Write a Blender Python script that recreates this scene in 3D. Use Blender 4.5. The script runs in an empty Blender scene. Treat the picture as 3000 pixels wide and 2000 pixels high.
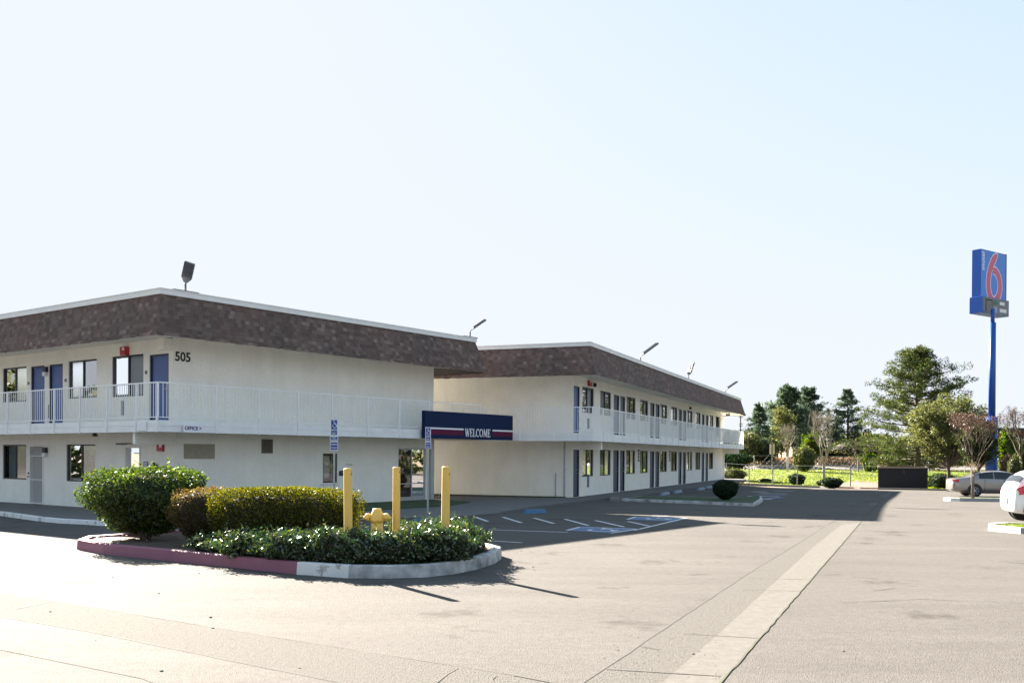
import bpy, math, random
import numpy as np
from mathutils import Vector, Matrix
R = math.radians
random.seed(7); RNG = np.random.default_rng(7)
SC = bpy.context.scene
COL = SC.collection

# ------------------------------------------------------------------ camera
F_PX, PIT, RHO, PPY, CAM_H = 2852.5, -0.0074, 0.0054, 1355.2, 1.8277   # in pixels of the 3000 px wide frame
cam_d = bpy.data.cameras.new('camera'); cam = bpy.data.objects.new('camera', cam_d); COL.objects.link(cam)
cam_d.sensor_width = 36; cam_d.lens = F_PX / 3000 * 36; cam_d.shift_y = (PPY - 1000) / 3000
cam_d.clip_start = 0.1; cam_d.clip_end = 6000
_rt = Vector((1, 0, 0)); _fw = Vector((0, math.cos(PIT), math.sin(PIT))); _up = Vector((0, -math.sin(PIT), math.cos(PIT)))
_r2 = _rt * math.cos(RHO) + _up * math.sin(RHO); _u2 = -_rt * math.sin(RHO) + _up * math.cos(RHO)
M = Matrix((( _r2.x, _u2.x, -_fw.x, 0), (_r2.y, _u2.y, -_fw.y, 0), (_r2.z, _u2.z, -_fw.z, CAM_H), (0, 0, 0, 1)))
cam.matrix_world = M
SC.camera = cam

# ------------------------------------------------------------------ light
SUN_AZ, SUN_EL = R(-32.5), R(25.2)          # azimuth measured from +Y, negative = to the left of the view
SKY_SAT = 1.0; SKY_GAIN = 2.0; SKY_CAP = tuple(c / (2 ** 3.1) / .05 for c in (.90, .955, 1.05))
w = bpy.data.worlds.new('World'); SC.world = w; w.use_nodes = True
nt = w.node_tree; bg = nt.nodes['Background']
sky = nt.nodes.new('ShaderNodeTexSky'); sky.sky_type = 'NISHITA'; sky.sun_disc = False
sky.sun_elevation = SUN_EL; sky.sun_rotation = SUN_AZ
sky.air_density = 1.0; sky.dust_density = 0.5; sky.ozone_density = 2.5; sky.altitude = 50
bg.inputs['Strength'].default_value = 0.05
# pale, hazy winter sky: the brightness near the sun levels off softly instead of running away
_hs = nt.nodes.new('ShaderNodeHueSaturation'); _hs.inputs['Saturation'].default_value = SKY_SAT; nt.links.new(sky.outputs[0], _hs.inputs['Color'])
_sp = nt.nodes.new('ShaderNodeSeparateColor'); _cb = nt.nodes.new('ShaderNodeCombineColor'); nt.links.new(_hs.outputs[0], _sp.inputs[0])
for _i, _cap in enumerate(SKY_CAP):
    _a = nt.nodes.new('ShaderNodeMath'); _a.operation = 'MULTIPLY'; _a.inputs[1].default_value = -SKY_GAIN / _cap; nt.links.new(_sp.outputs[_i], _a.inputs[0])
    _b = nt.nodes.new('ShaderNodeMath'); _b.operation = 'EXPONENT'; nt.links.new(_a.outputs[0], _b.inputs[0])
    _c = nt.nodes.new('ShaderNodeMath'); _c.operation = 'SUBTRACT'; _c.inputs[0].default_value = 1; nt.links.new(_b.outputs[0], _c.inputs[1])
    _d = nt.nodes.new('ShaderNodeMath'); _d.operation = 'MULTIPLY'; _d.inputs[1].default_value = _cap; nt.links.new(_c.outputs[0], _d.inputs[0]); nt.links.new(_d.outputs[0], _cb.inputs[_i])
nt.links.new(_cb.outputs[0], bg.inputs[0])
sl = bpy.data.lights.new('sun', 'SUN'); sl.energy = 5.0; sl.angle = R(0.5); sl.color = (1.0, 0.90, 0.78)
sun = bpy.data.objects.new('sun', sl); COL.objects.link(sun)
sd = Vector((math.sin(SUN_AZ) * math.cos(SUN_EL), math.cos(SUN_AZ) * math.cos(SUN_EL), math.sin(SUN_EL)))
sun.rotation_euler = (-sd).to_track_quat('-Z', 'Y').to_euler(); sun.location = (-20, 40, 30)
SC.view_settings.view_transform = 'Standard'; SC.view_settings.look = 'None'
SC.view_settings.exposure = 3.1; SC.view_settings.gamma = 1.0
try:
    SC.cycles.max_bounces = 7; SC.cycles.transparent_max_bounces = 8; SC.cycles.use_denoising = True
except Exception: pass

# ------------------------------------------------------------------ ground shape and pixel -> place helpers
def sm(t): t = min(1, max(0, t)); return t * t * (3 - 2 * t)
def gz(x, y):
    k = sm((x - 9) / 13)
    z = -.0125 * (min(max(y, 32), 80) - 32) * k
    z += .95 * min(1, max(0, (y - 84) / 34)) + 1.0 * sm((y - 118) / 14)
    return z
def ray(px, py):
    a = (px - 1500) / F_PX; b = -(py - PPY) / F_PX
    return _r2 * a + _u2 * b + _fw
def at(px, py, dz=0.0):
    """the point of the ground (raised by dz) that pixel px, py of the photograph shows"""
    r = ray(px, py); z = dz
    for i in range(30):
        t = min(400, (z - CAM_H) / r.z) if r.z < -1e-5 else 400
        z = .5 * z + .5 * (gz(r.x * t, r.y * t) + dz)
    return (r.x * t, r.y * t)
def atd(px, py, Y):
    r = ray(px, py); t = Y / r.y
    return Vector((r.x * t, Y, CAM_H + r.z * t))

# ------------------------------------------------------------------ materials
def nmat(name):
    m = bpy.data.materials.new(name); m.use_nodes = True
    return m, m.node_tree, m.node_tree.nodes['Principled BSDF']
def lk(t, a, b): t.links.new(a, b)
def node(t, ty, **kw):
    n = t.nodes.new(ty)
    for k, v in kw.items():
        if k in n.inputs: n.inputs[k].default_value = v
        else: setattr(n, k, v)
    return n
def mat(name, c, rough=.6, metal=0, var=.12, scale=8, bump=0, bscale=60, spec=.5, c2=None, obj=True, coat=0):
    m, t, b = nmat(name)
    tc = node(t, 'ShaderNodeTexCoord')
    n = node(t, 'ShaderNodeTexNoise', Scale=scale, Detail=5.0, Roughness=.6); lk(t, tc.outputs['Object'], n.inputs['Vector'])
    r = node(t, 'ShaderNodeValToRGB'); lk(t, n.outputs['Fac'], r.inputs[0])
    a = tuple(max(0, x * (1 - var)) for x in c); z = tuple(min(1, x * (1 + var)) for x in c)
    if c2: z = c2; a = c
    r.color_ramp.elements[0].position = .3; r.color_ramp.elements[1].position = .7
    r.color_ramp.elements[0].color = (*a, 1); r.color_ramp.elements[1].color = (*z, 1)
    lk(t, r.outputs[0], b.inputs['Base Color'])
    b.inputs['Roughness'].default_value = rough; b.inputs['Metallic'].default_value = metal
    b.inputs['Specular IOR Level'].default_value = spec
    if coat: b.inputs['Coat Weight'].default_value = coat; b.inputs['Coat Roughness'].default_value = .06
    if bump:
        n2 = node(t, 'ShaderNodeTexNoise', Scale=bscale, Detail=4.0); lk(t, tc.outputs['Object'], n2.inputs['Vector'])
        bp = node(t, 'ShaderNodeBump', Strength=bump, Distance=.02); lk(t, n2.outputs['Fac'], bp.inputs['Height']); lk(t, bp.outputs[0], b.inputs['Normal'])
    return m
def leafmat(name, cols, trans=.45, gloss=.06, grough=.35):
    """leaves: a colour of its own for every leaf, light shining through, a little gloss"""
    m, t, b = nmat(name); t.nodes.remove(b)
    out = [n for n in t.nodes if n.type == 'OUTPUT_MATERIAL'][0]
    g = node(t, 'ShaderNodeNewGeometry'); r = node(t, 'ShaderNodeValToRGB'); lk(t, g.outputs['Random Per Island'], r.inputs[0])
    e = r.color_ramp.elements
    while len(e) < len(cols): e.new(.5)
    for i, c in enumerate(cols): e[i].position = i / (len(cols) - 1); e[i].color = (*c, 1)
    d = node(t, 'ShaderNodeBsdfDiffuse'); tr = node(t, 'ShaderNodeBsdfTranslucent'); gl = node(t, 'ShaderNodeBsdfGlossy', Roughness=grough)
    gl.inputs['Color'].default_value = (.9, .95, .9, 1)
    lk(t, r.outputs[0], d.inputs[0])
    h = node(t, 'ShaderNodeHueSaturation', Saturation=1.15, Value=1.5, Hue=.485); lk(t, r.outputs[0], h.inputs['Color']); lk(t, h.outputs[0], tr.inputs[0])
    m1 = node(t, 'ShaderNodeMixShader', Fac=trans); lk(t, d.outputs[0], m1.inputs[1]); lk(t, tr.outputs[0], m1.inputs[2])
    m2 = node(t, 'ShaderNodeMixShader', Fac=gloss); lk(t, m1.outputs[0], m2.inputs[1]); lk(t, gl.outputs[0], m2.inputs[2])
    lk(t, m2.outputs[0], out.inputs[0]); return m
def asphalt_mat():
    m, t, b = nmat('asphalt'); tc = node(t, 'ShaderNodeTexCoord'); co = tc.outputs['Object']
    big = node(t, 'ShaderNodeTexNoise', Scale=.16, Detail=5.0, Roughness=.6); lk(t, co, big.inputs['Vector'])
    mp = node(t, 'ShaderNodeMapping'); mp.inputs['Scale'].default_value = (.5, 2.2, 1); mp.inputs['Rotation'].default_value = (0, 0, -.38); lk(t, co, mp.inputs['Vector'])
    st = node(t, 'ShaderNodeTexNoise', Scale=.5, Detail=6.0, Roughness=.65); lk(t, mp.outputs[0], st.inputs['Vector'])
    fine = node(t, 'ShaderNodeTexNoise', Scale=55, Detail=3.0, Roughness=.7); lk(t, co, fine.inputs['Vector'])
    vor = node(t, 'ShaderNodeTexVoronoi', Scale=85); lk(t, co, vor.inputs['Vector'])
    r = node(t, 'ShaderNodeValToRGB'); e = r.color_ramp.elements
    e[0].position = .3; e[0].color = (.096, .091, .087, 1); e[1].position = .72; e[1].color = (.140, .134, .127, 1)
    mx = node(t, 'ShaderNodeMix', data_type='FLOAT'); mx.inputs[0].default_value = .55; lk(t, big.outputs['Fac'], mx.inputs[2]); lk(t, st.outputs['Fac'], mx.inputs[3])
    lk(t, mx.outputs[0], r.inputs[0])
    r2 = node(t, 'ShaderNodeValToRGB'); r2.color_ramp.elements[0].position = .25; r2.color_ramp.elements[1].position = .8
    r2.color_ramp.elements[0].color = (.50, .50, .50, 1); r2.color_ramp.elements[1].color = (1.38, 1.36, 1.32, 1); lk(t, fine.outputs['Fac'], r2.inputs[0])
    mu = node(t, 'ShaderNodeMix', data_type='RGBA', blend_type='MULTIPLY'); mu.inputs[0].default_value = 1
    lk(t, r.outputs[0], mu.inputs[6]); lk(t, r2.outputs[0], mu.inputs[7])
    mid = node(t, 'ShaderNodeTexNoise', Scale=9, Detail=6.0, Roughness=.75); lk(t, co, mid.inputs['Vector'])
    r4 = node(t, 'ShaderNodeMapRange'); r4.inputs['From Min'].default_value = .3; r4.inputs['From Max'].default_value = .7; r4.inputs['To Min'].default_value = .84; r4.inputs['To Max'].default_value = 1.14; lk(t, mid.outputs['Fac'], r4.inputs[0])
    mu3 = node(t, 'ShaderNodeMix', data_type='RGBA', blend_type='MULTIPLY'); mu3.inputs[0].default_value = 1; lk(t, mu.outputs[2], mu3.inputs[6]); lk(t, r4.outputs[0], mu3.inputs[7]); mu = mu3
    # a few dark drips
    sp = node(t, 'ShaderNodeTexVoronoi', Scale=.55); lk(t, co, sp.inputs['Vector'])
    wob = node(t, 'ShaderNodeTexNoise', Scale=3.0, Detail=3.0); lk(t, co, wob.inputs['Vector'])
    ad = node(t, 'ShaderNodeMath', operation='ADD'); lk(t, sp.outputs['Distance'], ad.inputs[0]); lk(t, wob.outputs['Fac'], ad.inputs[1])
    r3 = node(t, 'ShaderNodeValToRGB'); r3.color_ramp.elements[0].position = .5; r3.color_ramp.elements[1].position = .72
    r3.color_ramp.elements[0].color = (.66, .65, .64, 1); r3.color_ramp.elements[1].color = (1, 1, 1, 1); lk(t, ad.outputs[0], r3.inputs[0])
    mu2 = node(t, 'ShaderNodeMix', data_type='RGBA', blend_type='MULTIPLY'); mu2.inputs[0].default_value = 1
    lk(t, mu.outputs[2], mu2.inputs[6]); lk(t, r3.outputs[0], mu2.inputs[7]); lk(t, mu2.outputs[2], b.inputs['Base Color'])
    b.inputs['Roughness'].default_value = .88; b.inputs['Specular IOR Level'].default_value = .05
    ab = node(t, 'ShaderNodeMath', operation='ADD'); lk(t, fine.outputs['Fac'], ab.inputs[0]); lk(t, vor.outputs['Distance'], ab.inputs[1])
    bp = node(t, 'ShaderNodeBump', Strength=.5, Distance=.012); lk(t, ab.outputs[0], bp.inputs['Height']); lk(t, bp.outputs[0], b.inputs['Normal'])
    return m
def shingle_mat():
    m, t, b = nmat('shingles'); uv = node(t, 'ShaderNodeUVMap'); sx = node(t, 'ShaderNodeSeparateXYZ'); lk(t, uv.outputs[0], sx.inputs[0])
    def ma(op, a, bb=None):
        n = node(t, 'ShaderNodeMath', operation=op)
        for i, v in enumerate((a, bb)):
            if v is None: continue
            if isinstance(v, (int, float)): n.inputs[i].default_value = v
            else: lk(t, v, n.inputs[i])
        return n.outputs[0]
    vr = ma('DIVIDE', sx.outputs['Y'], .128); row = ma('FLOOR', vr)
    wn = node(t, 'ShaderNodeTexWhiteNoise', noise_dimensions='1D'); lk(t, row, wn.inputs['W'])
    ur = ma('ADD', ma('DIVIDE', sx.outputs['X'], .17), ma('MULTIPLY', wn.outputs['Value'], 9.7)); col = ma('FLOOR', ur)
    cb = node(t, 'ShaderNodeCombineXYZ'); lk(t, row, cb.inputs[0]); lk(t, col, cb.inputs[1])
    w2 = node(t, 'ShaderNodeTexWhiteNoise', noise_dimensions='2D'); lk(t, cb.outputs[0], w2.inputs['Vector'])
    r = node(t, 'ShaderNodeValToRGB'); e = r.color_ramp.elements; lk(t, w2.outputs['Value'], r.inputs[0])
    cs = [(0, (.112, .078, .068)), (.35, (.136, .096, .084)), (.65, (.156, .111, .097)), (.90, (.182, .133, .117)), (1, (.25, .19, .168))]
    while len(e) < len(cs): e.new(.5)
    for i, (p, c) in enumerate(cs): e[i].position = p; e[i].color = (*c, 1)
    tc = node(t, 'ShaderNodeTexCoord')
    bn = node(t, 'ShaderNodeTexNoise', Scale=.5, Detail=3.0); lk(t, tc.outputs['Object'], bn.inputs['Vector'])
    rb = node(t, 'ShaderNodeValToRGB'); rb.color_ramp.elements[0].position = .35; rb.color_ramp.elements[1].position = .65
    rb.color_ramp.elements[0].color = (.8, .86, .86, 1); rb.color_ramp.elements[1].color = (1.06, 1.0, .99, 1); lk(t, bn.outputs['Fac'], rb.inputs[0])
    mu = node(t, 'ShaderNodeMix', data_type='RGBA', blend_type='MULTIPLY'); mu.inputs[0].default_value = 1; lk(t, r.outputs[0], mu.inputs[6]); lk(t, rb.outputs[0], mu.inputs[7])
    fr = ma('FRACT', vr); lk(t, mu.outputs[2], b.inputs['Base Color'])
    # each course overlaps the one below: height steps along the slope, and each tab has its own thickness
    h = ma('ADD', ma('MULTIPLY', ma('SUBTRACT', 1.0, fr), .6), ma('MULTIPLY', w2.outputs['Value'], .4))
    bp = node(t, 'ShaderNodeBump', Strength=.8, Distance=.03); lk(t, h, bp.inputs['Height']); lk(t, bp.outputs[0], b.inputs['Normal'])
    b.inputs['Roughness'].default_value = .9; b.inputs['Specular IOR Level'].default_value = .2
    return m
def glass_mat(name, refl, tint=(.35, .42, .42), rough=.0, ior=1.5):
    m, t, b = nmat(name); t.nodes.remove(b); out = [n for n in t.nodes if n.type == 'OUTPUT_MATERIAL'][0]
    tr = node(t, 'ShaderNodeBsdfTransparent'); tr.inputs[0].default_value = (*tint, 1)
    g = node(t, 'ShaderNodeBsdfGlossy', Roughness=rough); g.inputs[0].default_value = (.95, .97, 1, 1)
    lw = node(t, 'ShaderNodeFresnel', IOR=ior); a = node(t, 'ShaderNodeMath', operation='ADD'); a.use_clamp = True
    a.inputs[1].default_value = refl; lk(t, lw.outputs[0], a.inputs[0])
    mx = node(t, 'ShaderNodeMixShader'); lk(t, a.outputs[0], mx.inputs[0]); lk(t, tr.outputs[0], mx.inputs[1]); lk(t, g.outputs[0], mx.inputs[2])
    lk(t, mx.outputs[0], out.inputs[0]); return m
def wave_mat(name, c1, c2, scale, axis='X', rough=.8):
    m, t, b = nmat(name); tc = node(t, 'ShaderNodeTexCoord'); wv = node(t, 'ShaderNodeTexWave', Scale=scale, Distortion=1.5); wv.bands_direction = axis
    lk(t, tc.outputs['Object'], wv.inputs['Vector']); r = node(t, 'ShaderNodeValToRGB'); lk(t, wv.outputs['Fac'], r.inputs[0])
    r.color_ramp.elements[0].color = (*c1, 1); r.color_ramp.elements[1].color = (*c2, 1); lk(t, r.outputs[0], b.inputs['Base Color']); b.inputs['Roughness'].default_value = rough
    return m
def peel_mat(name, c, c2, scale=14, thr=.62, rough=.6):
    """paint with chips and scuffs of another colour"""
    m, t, b = nmat(name); tc = node(t, 'ShaderNodeTexCoord'); n = node(t, 'ShaderNodeTexNoise', Scale=scale, Detail=8.0, Roughness=.7)
    lk(t, tc.outputs['Object'], n.inputs['Vector']); r = node(t, 'ShaderNodeValToRGB'); lk(t, n.outputs['Fac'], r.inputs[0])
    r.color_ramp.elements[0].position = thr; r.color_ramp.elements[1].position = thr + .04
    r.color_ramp.elements[0].color = (*c, 1); r.color_ramp.elements[1].color = (*c2, 1)
    n2 = node(t, 'ShaderNodeTexNoise', Scale=2.5, Detail=4.0); lk(t, tc.outputs['Object'], n2.inputs['Vector'])
    h = node(t, 'ShaderNodeMapRange'); h.inputs['To Min'].default_value = .82; h.inputs['To Max'].default_value = 1.15; lk(t, n2.outputs['Fac'], h.inputs[0])
    mu = node(t, 'ShaderNodeMix', data_type='RGBA', blend_type='MULTIPLY'); mu.inputs[0].default_value = 1; lk(t, r.outputs[0], mu.inputs[6]); lk(t, h.outputs[0], mu.inputs[7])
    lk(t, mu.outputs[2], b.inputs['Base Color']); b.inputs['Roughness'].default_value = rough
    bp = node(t, 'ShaderNodeBump', Strength=.3, Distance=.01); lk(t, n.outputs['Fac'], bp.inputs['Height']); lk(t, bp.outputs[0], b.inputs['Normal'])
    return m
X = {}
X['asphalt'] = asphalt_mat(); X['shingle'] = shingle_mat()
X['stucco'] = mat('stucco', (.88, .87, .82), .9, var=.05, scale=1.2, bump=.5, bscale=28, spec=.2)
def weather(m, k=.025):
    t = m.node_tree; b = t.nodes['Principled BSDF']; src = b.inputs['Base Color'].links[0].from_socket; tc = node(t, 'ShaderNodeTexCoord')
    mp = node(t, 'ShaderNodeMapping'); mp.inputs['Scale'].default_value = (2.6, 2.6, .22); lk(t, tc.outputs['Object'], mp.inputs[0])
    n = node(t, 'ShaderNodeTexNoise', Scale=1.6, Detail=7.0, Roughness=.65); lk(t, mp.outputs[0], n.inputs['Vector'])
    f = node(t, 'ShaderNodeTexNoise', Scale=17, Detail=4.0, Roughness=.7); lk(t, tc.outputs['Object'], f.inputs['Vector'])
    a = node(t, 'ShaderNodeMapRange'); a.inputs['From Min'].default_value = .32; a.inputs['From Max'].default_value = .62; a.inputs['To Min'].default_value = 1 - k; a.inputs['To Max'].default_value = 1.02; lk(t, n.outputs['Fac'], a.inputs[0])
    c = node(t, 'ShaderNodeMapRange'); c.inputs['From Min'].default_value = .35; c.inputs['From Max'].default_value = .65; c.inputs['To Min'].default_value = .93; c.inputs['To Max'].default_value = 1.05; lk(t, f.outputs['Fac'], c.inputs[0])
    p = node(t, 'ShaderNodeMath', operation='MULTIPLY'); lk(t, a.outputs[0], p.inputs[0]); lk(t, c.outputs[0], p.inputs[1])
    mu = node(t, 'ShaderNodeMix', data_type='RGBA', blend_type='MULTIPLY'); mu.inputs[0].default_value = 1; lk(t, src, mu.inputs[6]); lk(t, p.outputs[0], mu.inputs[7]); lk(t, mu.outputs[2], b.inputs['Base Color'])
weather(X['stucco'])
X['trimw'] = mat('white_trim', (.78, .78, .76), .5, var=.04, scale=3)
X['soffit'] = mat('soffit_paint', (.76, .73, .65), .85, var=.04, scale=2)
X['fascia'] = mat('white_boards', (.82, .83, .83), .55, var=.06, scale=2.5, bump=.1)
X['rail'] = mat('rail_paint', (.84, .85, .86), .45, var=.05)
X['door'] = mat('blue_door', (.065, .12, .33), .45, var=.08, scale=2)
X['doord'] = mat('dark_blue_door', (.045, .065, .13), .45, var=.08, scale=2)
X['dframe'] = mat('dark_frame', (.018, .022, .035), .4)
X['wframe'] = mat('window_frame', (.03, .036, .045), .35, metal=.3)
X['curtain'] = wave_mat('curtain', (.30, .36, .40), (.62, .68, .72), 7, 'Y')
X['curtainx'] = wave_mat('curtain_across', (.30, .36, .40), (.62, .68, .72), 7, 'X')
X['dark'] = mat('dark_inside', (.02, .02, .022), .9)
X['glassr'] = glass_mat('clear_pane', .34, (.45, .5, .5))
X['glassd'] = glass_mat('screened_pane', .03, (.5, .56, .56), .15)
X['glassm'] = glass_mat('ground_floor_pane', .03, (.55, .6, .62), ior=1.28)
X['glasso'] = glass_mat('door_glass', .10, (.8, .8, .76))
X['steel'] = mat('galvanised', (.42, .45, .47), .4, metal=.7, var=.1)
X['grey'] = mat('grey_metal', (.13, .14, .16), .45, metal=.3)
X['black'] = mat('black_plastic', (.012, .012, .014), .5)
X['white'] = mat('white_paint', (.82, .82, .80), .5, var=.03)
X['navy'] = mat('navy_panel', (.004, .016, .065), .6, spec=.15, var=.06, scale=.6)
X['maroon'] = mat('maroon_stripe', (.11, .010, .045), .6, spec=.15)
X['blue'] = mat('sign_blue', (.010, .055, .30), .45, var=.08)
X['wht2'] = mat('sign_white', (.80, .82, .86), .45, var=.03)
X['red'] = mat('red_enamel', (.45, .025, .03), .4)
X['lilac'] = mat('purple_print', (.06, .03, .16), .5)
X['walk'] = mat('concrete_walk', (.115, .115, .115), .85, var=.14, scale=2.2, bump=.25, bscale=70)
X['kerbw'] = peel_mat('white_kerb_paint', (.72, .72, .72), (.36, .35, .33), 5, .56)
X['kerbg'] = mat('worn_white_kerb_paint', (.15, .15, .15), .8, scale=3.4, c2=(.58, .59, .60), bump=.3, bscale=30)
X['kerbr'] = peel_mat('maroon_kerb_paint', (.27, .10, .15), (.30, .20, .21), 9, .70)
X['conc'] = mat('concrete', (.17, .16, .145), .85, var=.14, scale=1.5, bump=.3, bscale=90)
X['gutd'] = mat('rough_gutter_concrete', (.112, .107, .099), .9, spec=.03, var=.18, scale=26, bump=.8, bscale=60)
X['gutl'] = mat('pale_gutter_concrete', (.132, .126, .116), .9, spec=.03, var=.12, scale=9, bump=.4, bscale=80)
X['crack'] = mat('crack_fill', (.03, .028, .025), .95)
X['moss'] = mat('mossy_joint', (.022, .022, .014), .95, scale=2.2, c2=(.045, .055, .012))
X['mulch'] = mat('soil_and_mulch', (.055, .038, .028), .95, scale=22, bump=1, bscale=45, c2=(.13, .095, .07))
X['yellow'] = peel_mat('bollard_yellow', (.72, .48, .12), (.16, .075, .03), 6, .62)
X['hydrant'] = peel_mat('hydrant_yellow', (.72, .50, .12), (.5, .33, .16), 7, .62)
X['pline'] = peel_mat('line_paint', (.58, .60, .63), (.10, .10, .10), 20, .60)
X['pblue'] = peel_mat('blue_marking', (.045, .12, .25), (.09, .10, .12), 12, .60)
X['stop'] = peel_mat('blue_wheel_stop', (.05, .16, .30), (.12, .16, .2), 10, .6)
X['stopp'] = peel_mat('pale_blue_wheel_stop', (.16, .24, .32), (.12, .16, .2), 10, .6)
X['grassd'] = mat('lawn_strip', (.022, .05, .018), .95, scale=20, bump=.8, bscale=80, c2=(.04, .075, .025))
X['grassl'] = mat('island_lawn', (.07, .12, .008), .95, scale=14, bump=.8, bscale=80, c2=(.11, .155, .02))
X['bark'] = mat('bark', (.075, .055, .042), .95, scale=9, bump=.6, bscale=20, c2=(.13, .10, .08))
X['barkp'] = mat('pale_bark', (.24, .20, .17), .9, scale=9, c2=(.34, .29, .25))
X['barkc'] = mat('crape_bark', (.15, .11, .09), .9, scale=9, c2=(.22, .17, .14))
X['wood'] = mat('grey_wood', (.16, .13, .11), .9, scale=6)
X['motelb'] = mat('sign_box_blue', (.004, .085, .42), .35, var=.05, scale=.5)
X['motelf'] = mat('sign_face_blue', (.02, .17, .62), .3, var=.12, scale=.5)
X['pink'] = mat('numeral_red', (.50, .075, .17), .35, var=.05)
X['pole'] = mat('pole_blue', (.005, .07, .34), .4, var=.12, scale=.7)
X['tan'] = mat('tan_panel', (.45, .36, .26), .8)
X['roofg'] = mat('grey_roofing', (.20, .20, .20), .9)
X['wallb'] = mat('beige_wall', (.34, .28, .21), .9)
X['brick'] = mat('brown_wall', (.16, .07, .05), .9)

# ------------------------------------------------------------------ mesh building
class MB:
    def __init__(s): s.v = []; s.f = []; s.mi = []; s.uv = []
    def add(s, vs, fs, mi=0):
        b = len(s.v); s.v += [tuple(p) for p in vs]; s.f += [tuple(b + i for i in f) for f in fs]; s.mi += [mi] * len(fs); return s
    def box(s, x0, x1, y0, y1, z0, z1, mi=0, T=None):
        P = [(x, y, z) for z in (z0, z1) for y in (y0, y1) for x in (x0, x1)]
        if T: P = [T(*p) for p in P]
        return s.add(P, [(0, 2, 3, 1), (4, 5, 7, 6), (0, 1, 5, 4), (2, 6, 7, 3), (0, 4, 6, 2), (1, 3, 7, 5)], mi)
    def prism(s, pts, z0, z1, mi=0, T=None):
        n = len(pts); P = [(x, y, z0) for x, y in pts] + [(x, y, z1) for x, y in pts]
        if T: P = [T(*p) for p in P]
        return s.add(P, [tuple(range(n))[::-1], tuple(range(n, 2 * n))] + [(i, (i + 1) % n, n + (i + 1) % n, n + i) for i in range(n)], mi)
    def tube(s, path, rad, n=8, mi=0, cap=True):
        path = [Vector(p) for p in path]; rad = rad if isinstance(rad, (list, tuple)) else [rad] * len(path)
        b = len(s.v); ref = Vector((0, 0, 1))
        for i, p in enumerate(path):
            d = (path[min(i + 1, len(path) - 1)] - path[max(i - 1, 0)]).normalized()
            a = d.cross(ref if abs(d.z) < .95 else Vector((1, 0, 0))).normalized(); c = d.cross(a)
            for k in range(n):
                t = 2 * math.pi * k / n; q = p + (a * math.cos(t) + c * math.sin(t)) * rad[i]; s.v.append(tuple(q))
        for i in range(len(path) - 1):
            for k in range(n):
                s.f.append((b + i * n + k, b + i * n + (k + 1) % n, b + (i + 1) * n + (k + 1) % n, b + (i + 1) * n + k)); s.mi.append(mi)
        if cap:
            s.f.append(tuple(b + k for k in range(n))[::-1]); s.f.append(tuple(b + (len(path) - 1) * n + k for k in range(n))); s.mi += [mi, mi]
        return s
    def lathe(s, prof, n=20, c=(0, 0, 0), mi=0):
        return s.tube([(c[0], c[1], c[2] + z) for r, z in prof], [r for r, z in prof], n, mi)
    def build(s, name, mats, parent=None, smooth=False, bevel=0, norm=True, smooth_angle=None):
        me = bpy.data.meshes.new(name); me.from_pydata(s.v, [], s.f)
        mats = mats if isinstance(mats, (list, tuple)) else [mats]
        for m in mats: me.materials.append(m)
        me.polygons.foreach_set('material_index', s.mi)
        if s.uv:
            l = me.uv_layers.new(name='UVMap'); k = 0
            for f, u in zip(s.f, s.uv):
                for q in u: l.data[k].uv = q; k += 1
        if norm and not s.uv:
            import bmesh
            b = bmesh.new(); b.from_mesh(me); bmesh.ops.recalc_face_normals(b, faces=b.faces); b.to_mesh(me); b.free()
        if smooth: me.polygons.foreach_set('use_smooth', [True] * len(me.polygons))
        me.update(); o = bpy.data.objects.new(name, me); COL.objects.link(o)
        if parent: o.parent = parent
        if bevel:
            bv = o.modifiers.new('bevel', 'BEVEL'); bv.width = bevel; bv.segments = 2; bv.limit_method = 'ANGLE'; bv.angle_limit = R(40)
        return o
def tag(o, label=None, cat=None, group=None, kind=None):
    if label: o['label'] = label
    if cat: o['category'] = cat
    if group: o['group'] = group
    if kind: o['kind'] = kind
    return o
def empty(name, loc=(0, 0, 0), rz=0):
    o = bpy.data.objects.new(name, None); COL.objects.link(o); o.location = loc; o.rotation_euler = (0, 0, rz); o.empty_display_size = .3; return o
def copy_tree(o, parent=None):
    c = o.copy(); COL.objects.link(c); c.parent = parent
    for ch in [x for x in bpy.data.objects if x.parent == o]: copy_tree(ch, c)
    return c
def leaves(name, P, N, size, aspect, m, parent=None, bias=.6, jit=.35):
    """many small leaf faces: centres P, mean normals N"""
    n = len(P); P = np.asarray(P, float); N = np.asarray(N, float)
    d = RNG.normal(size=(n, 3)); d /= np.linalg.norm(d, axis=1)[:, None] + 1e-9
    nn = N * bias + d * (1 - bias); nn /= np.linalg.norm(nn, axis=1)[:, None] + 1e-9
    t = RNG.normal(size=(n, 3)); a = np.cross(nn, t); a /= np.linalg.norm(a, axis=1)[:, None] + 1e-9; b = np.cross(nn, a)
    L = (size * (1 + jit * RNG.uniform(-1, 1, n)))[:, None]; W = L * aspect
    V = np.stack([P - a * L * .5, P + b * W * .5 - a * L * .05, P + a * L * .5, P - b * W * .5 - a * L * .05], 1).reshape(-1, 3)
    me = bpy.data.meshes.new(name); me.vertices.add(4 * n); me.vertices.foreach_set('co', V.astype(np.float32).ravel())
    me.loops.add(4 * n); me.loops.foreach_set('vertex_index', np.arange(4 * n, dtype=np.int32))
    me.polygons.add(n); me.polygons.foreach_set('loop_start', np.arange(0, 4 * n, 4, dtype=np.int32))
    try: me.polygons.foreach_set('loop_total', np.full(n, 4, dtype=np.int32))
    except Exception: pass
    me.update(calc_edges=True); me.materials.append(m)
    o = bpy.data.objects.new(name, me); COL.objects.link(o)
    if parent: o.parent = parent
    return o
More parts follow.
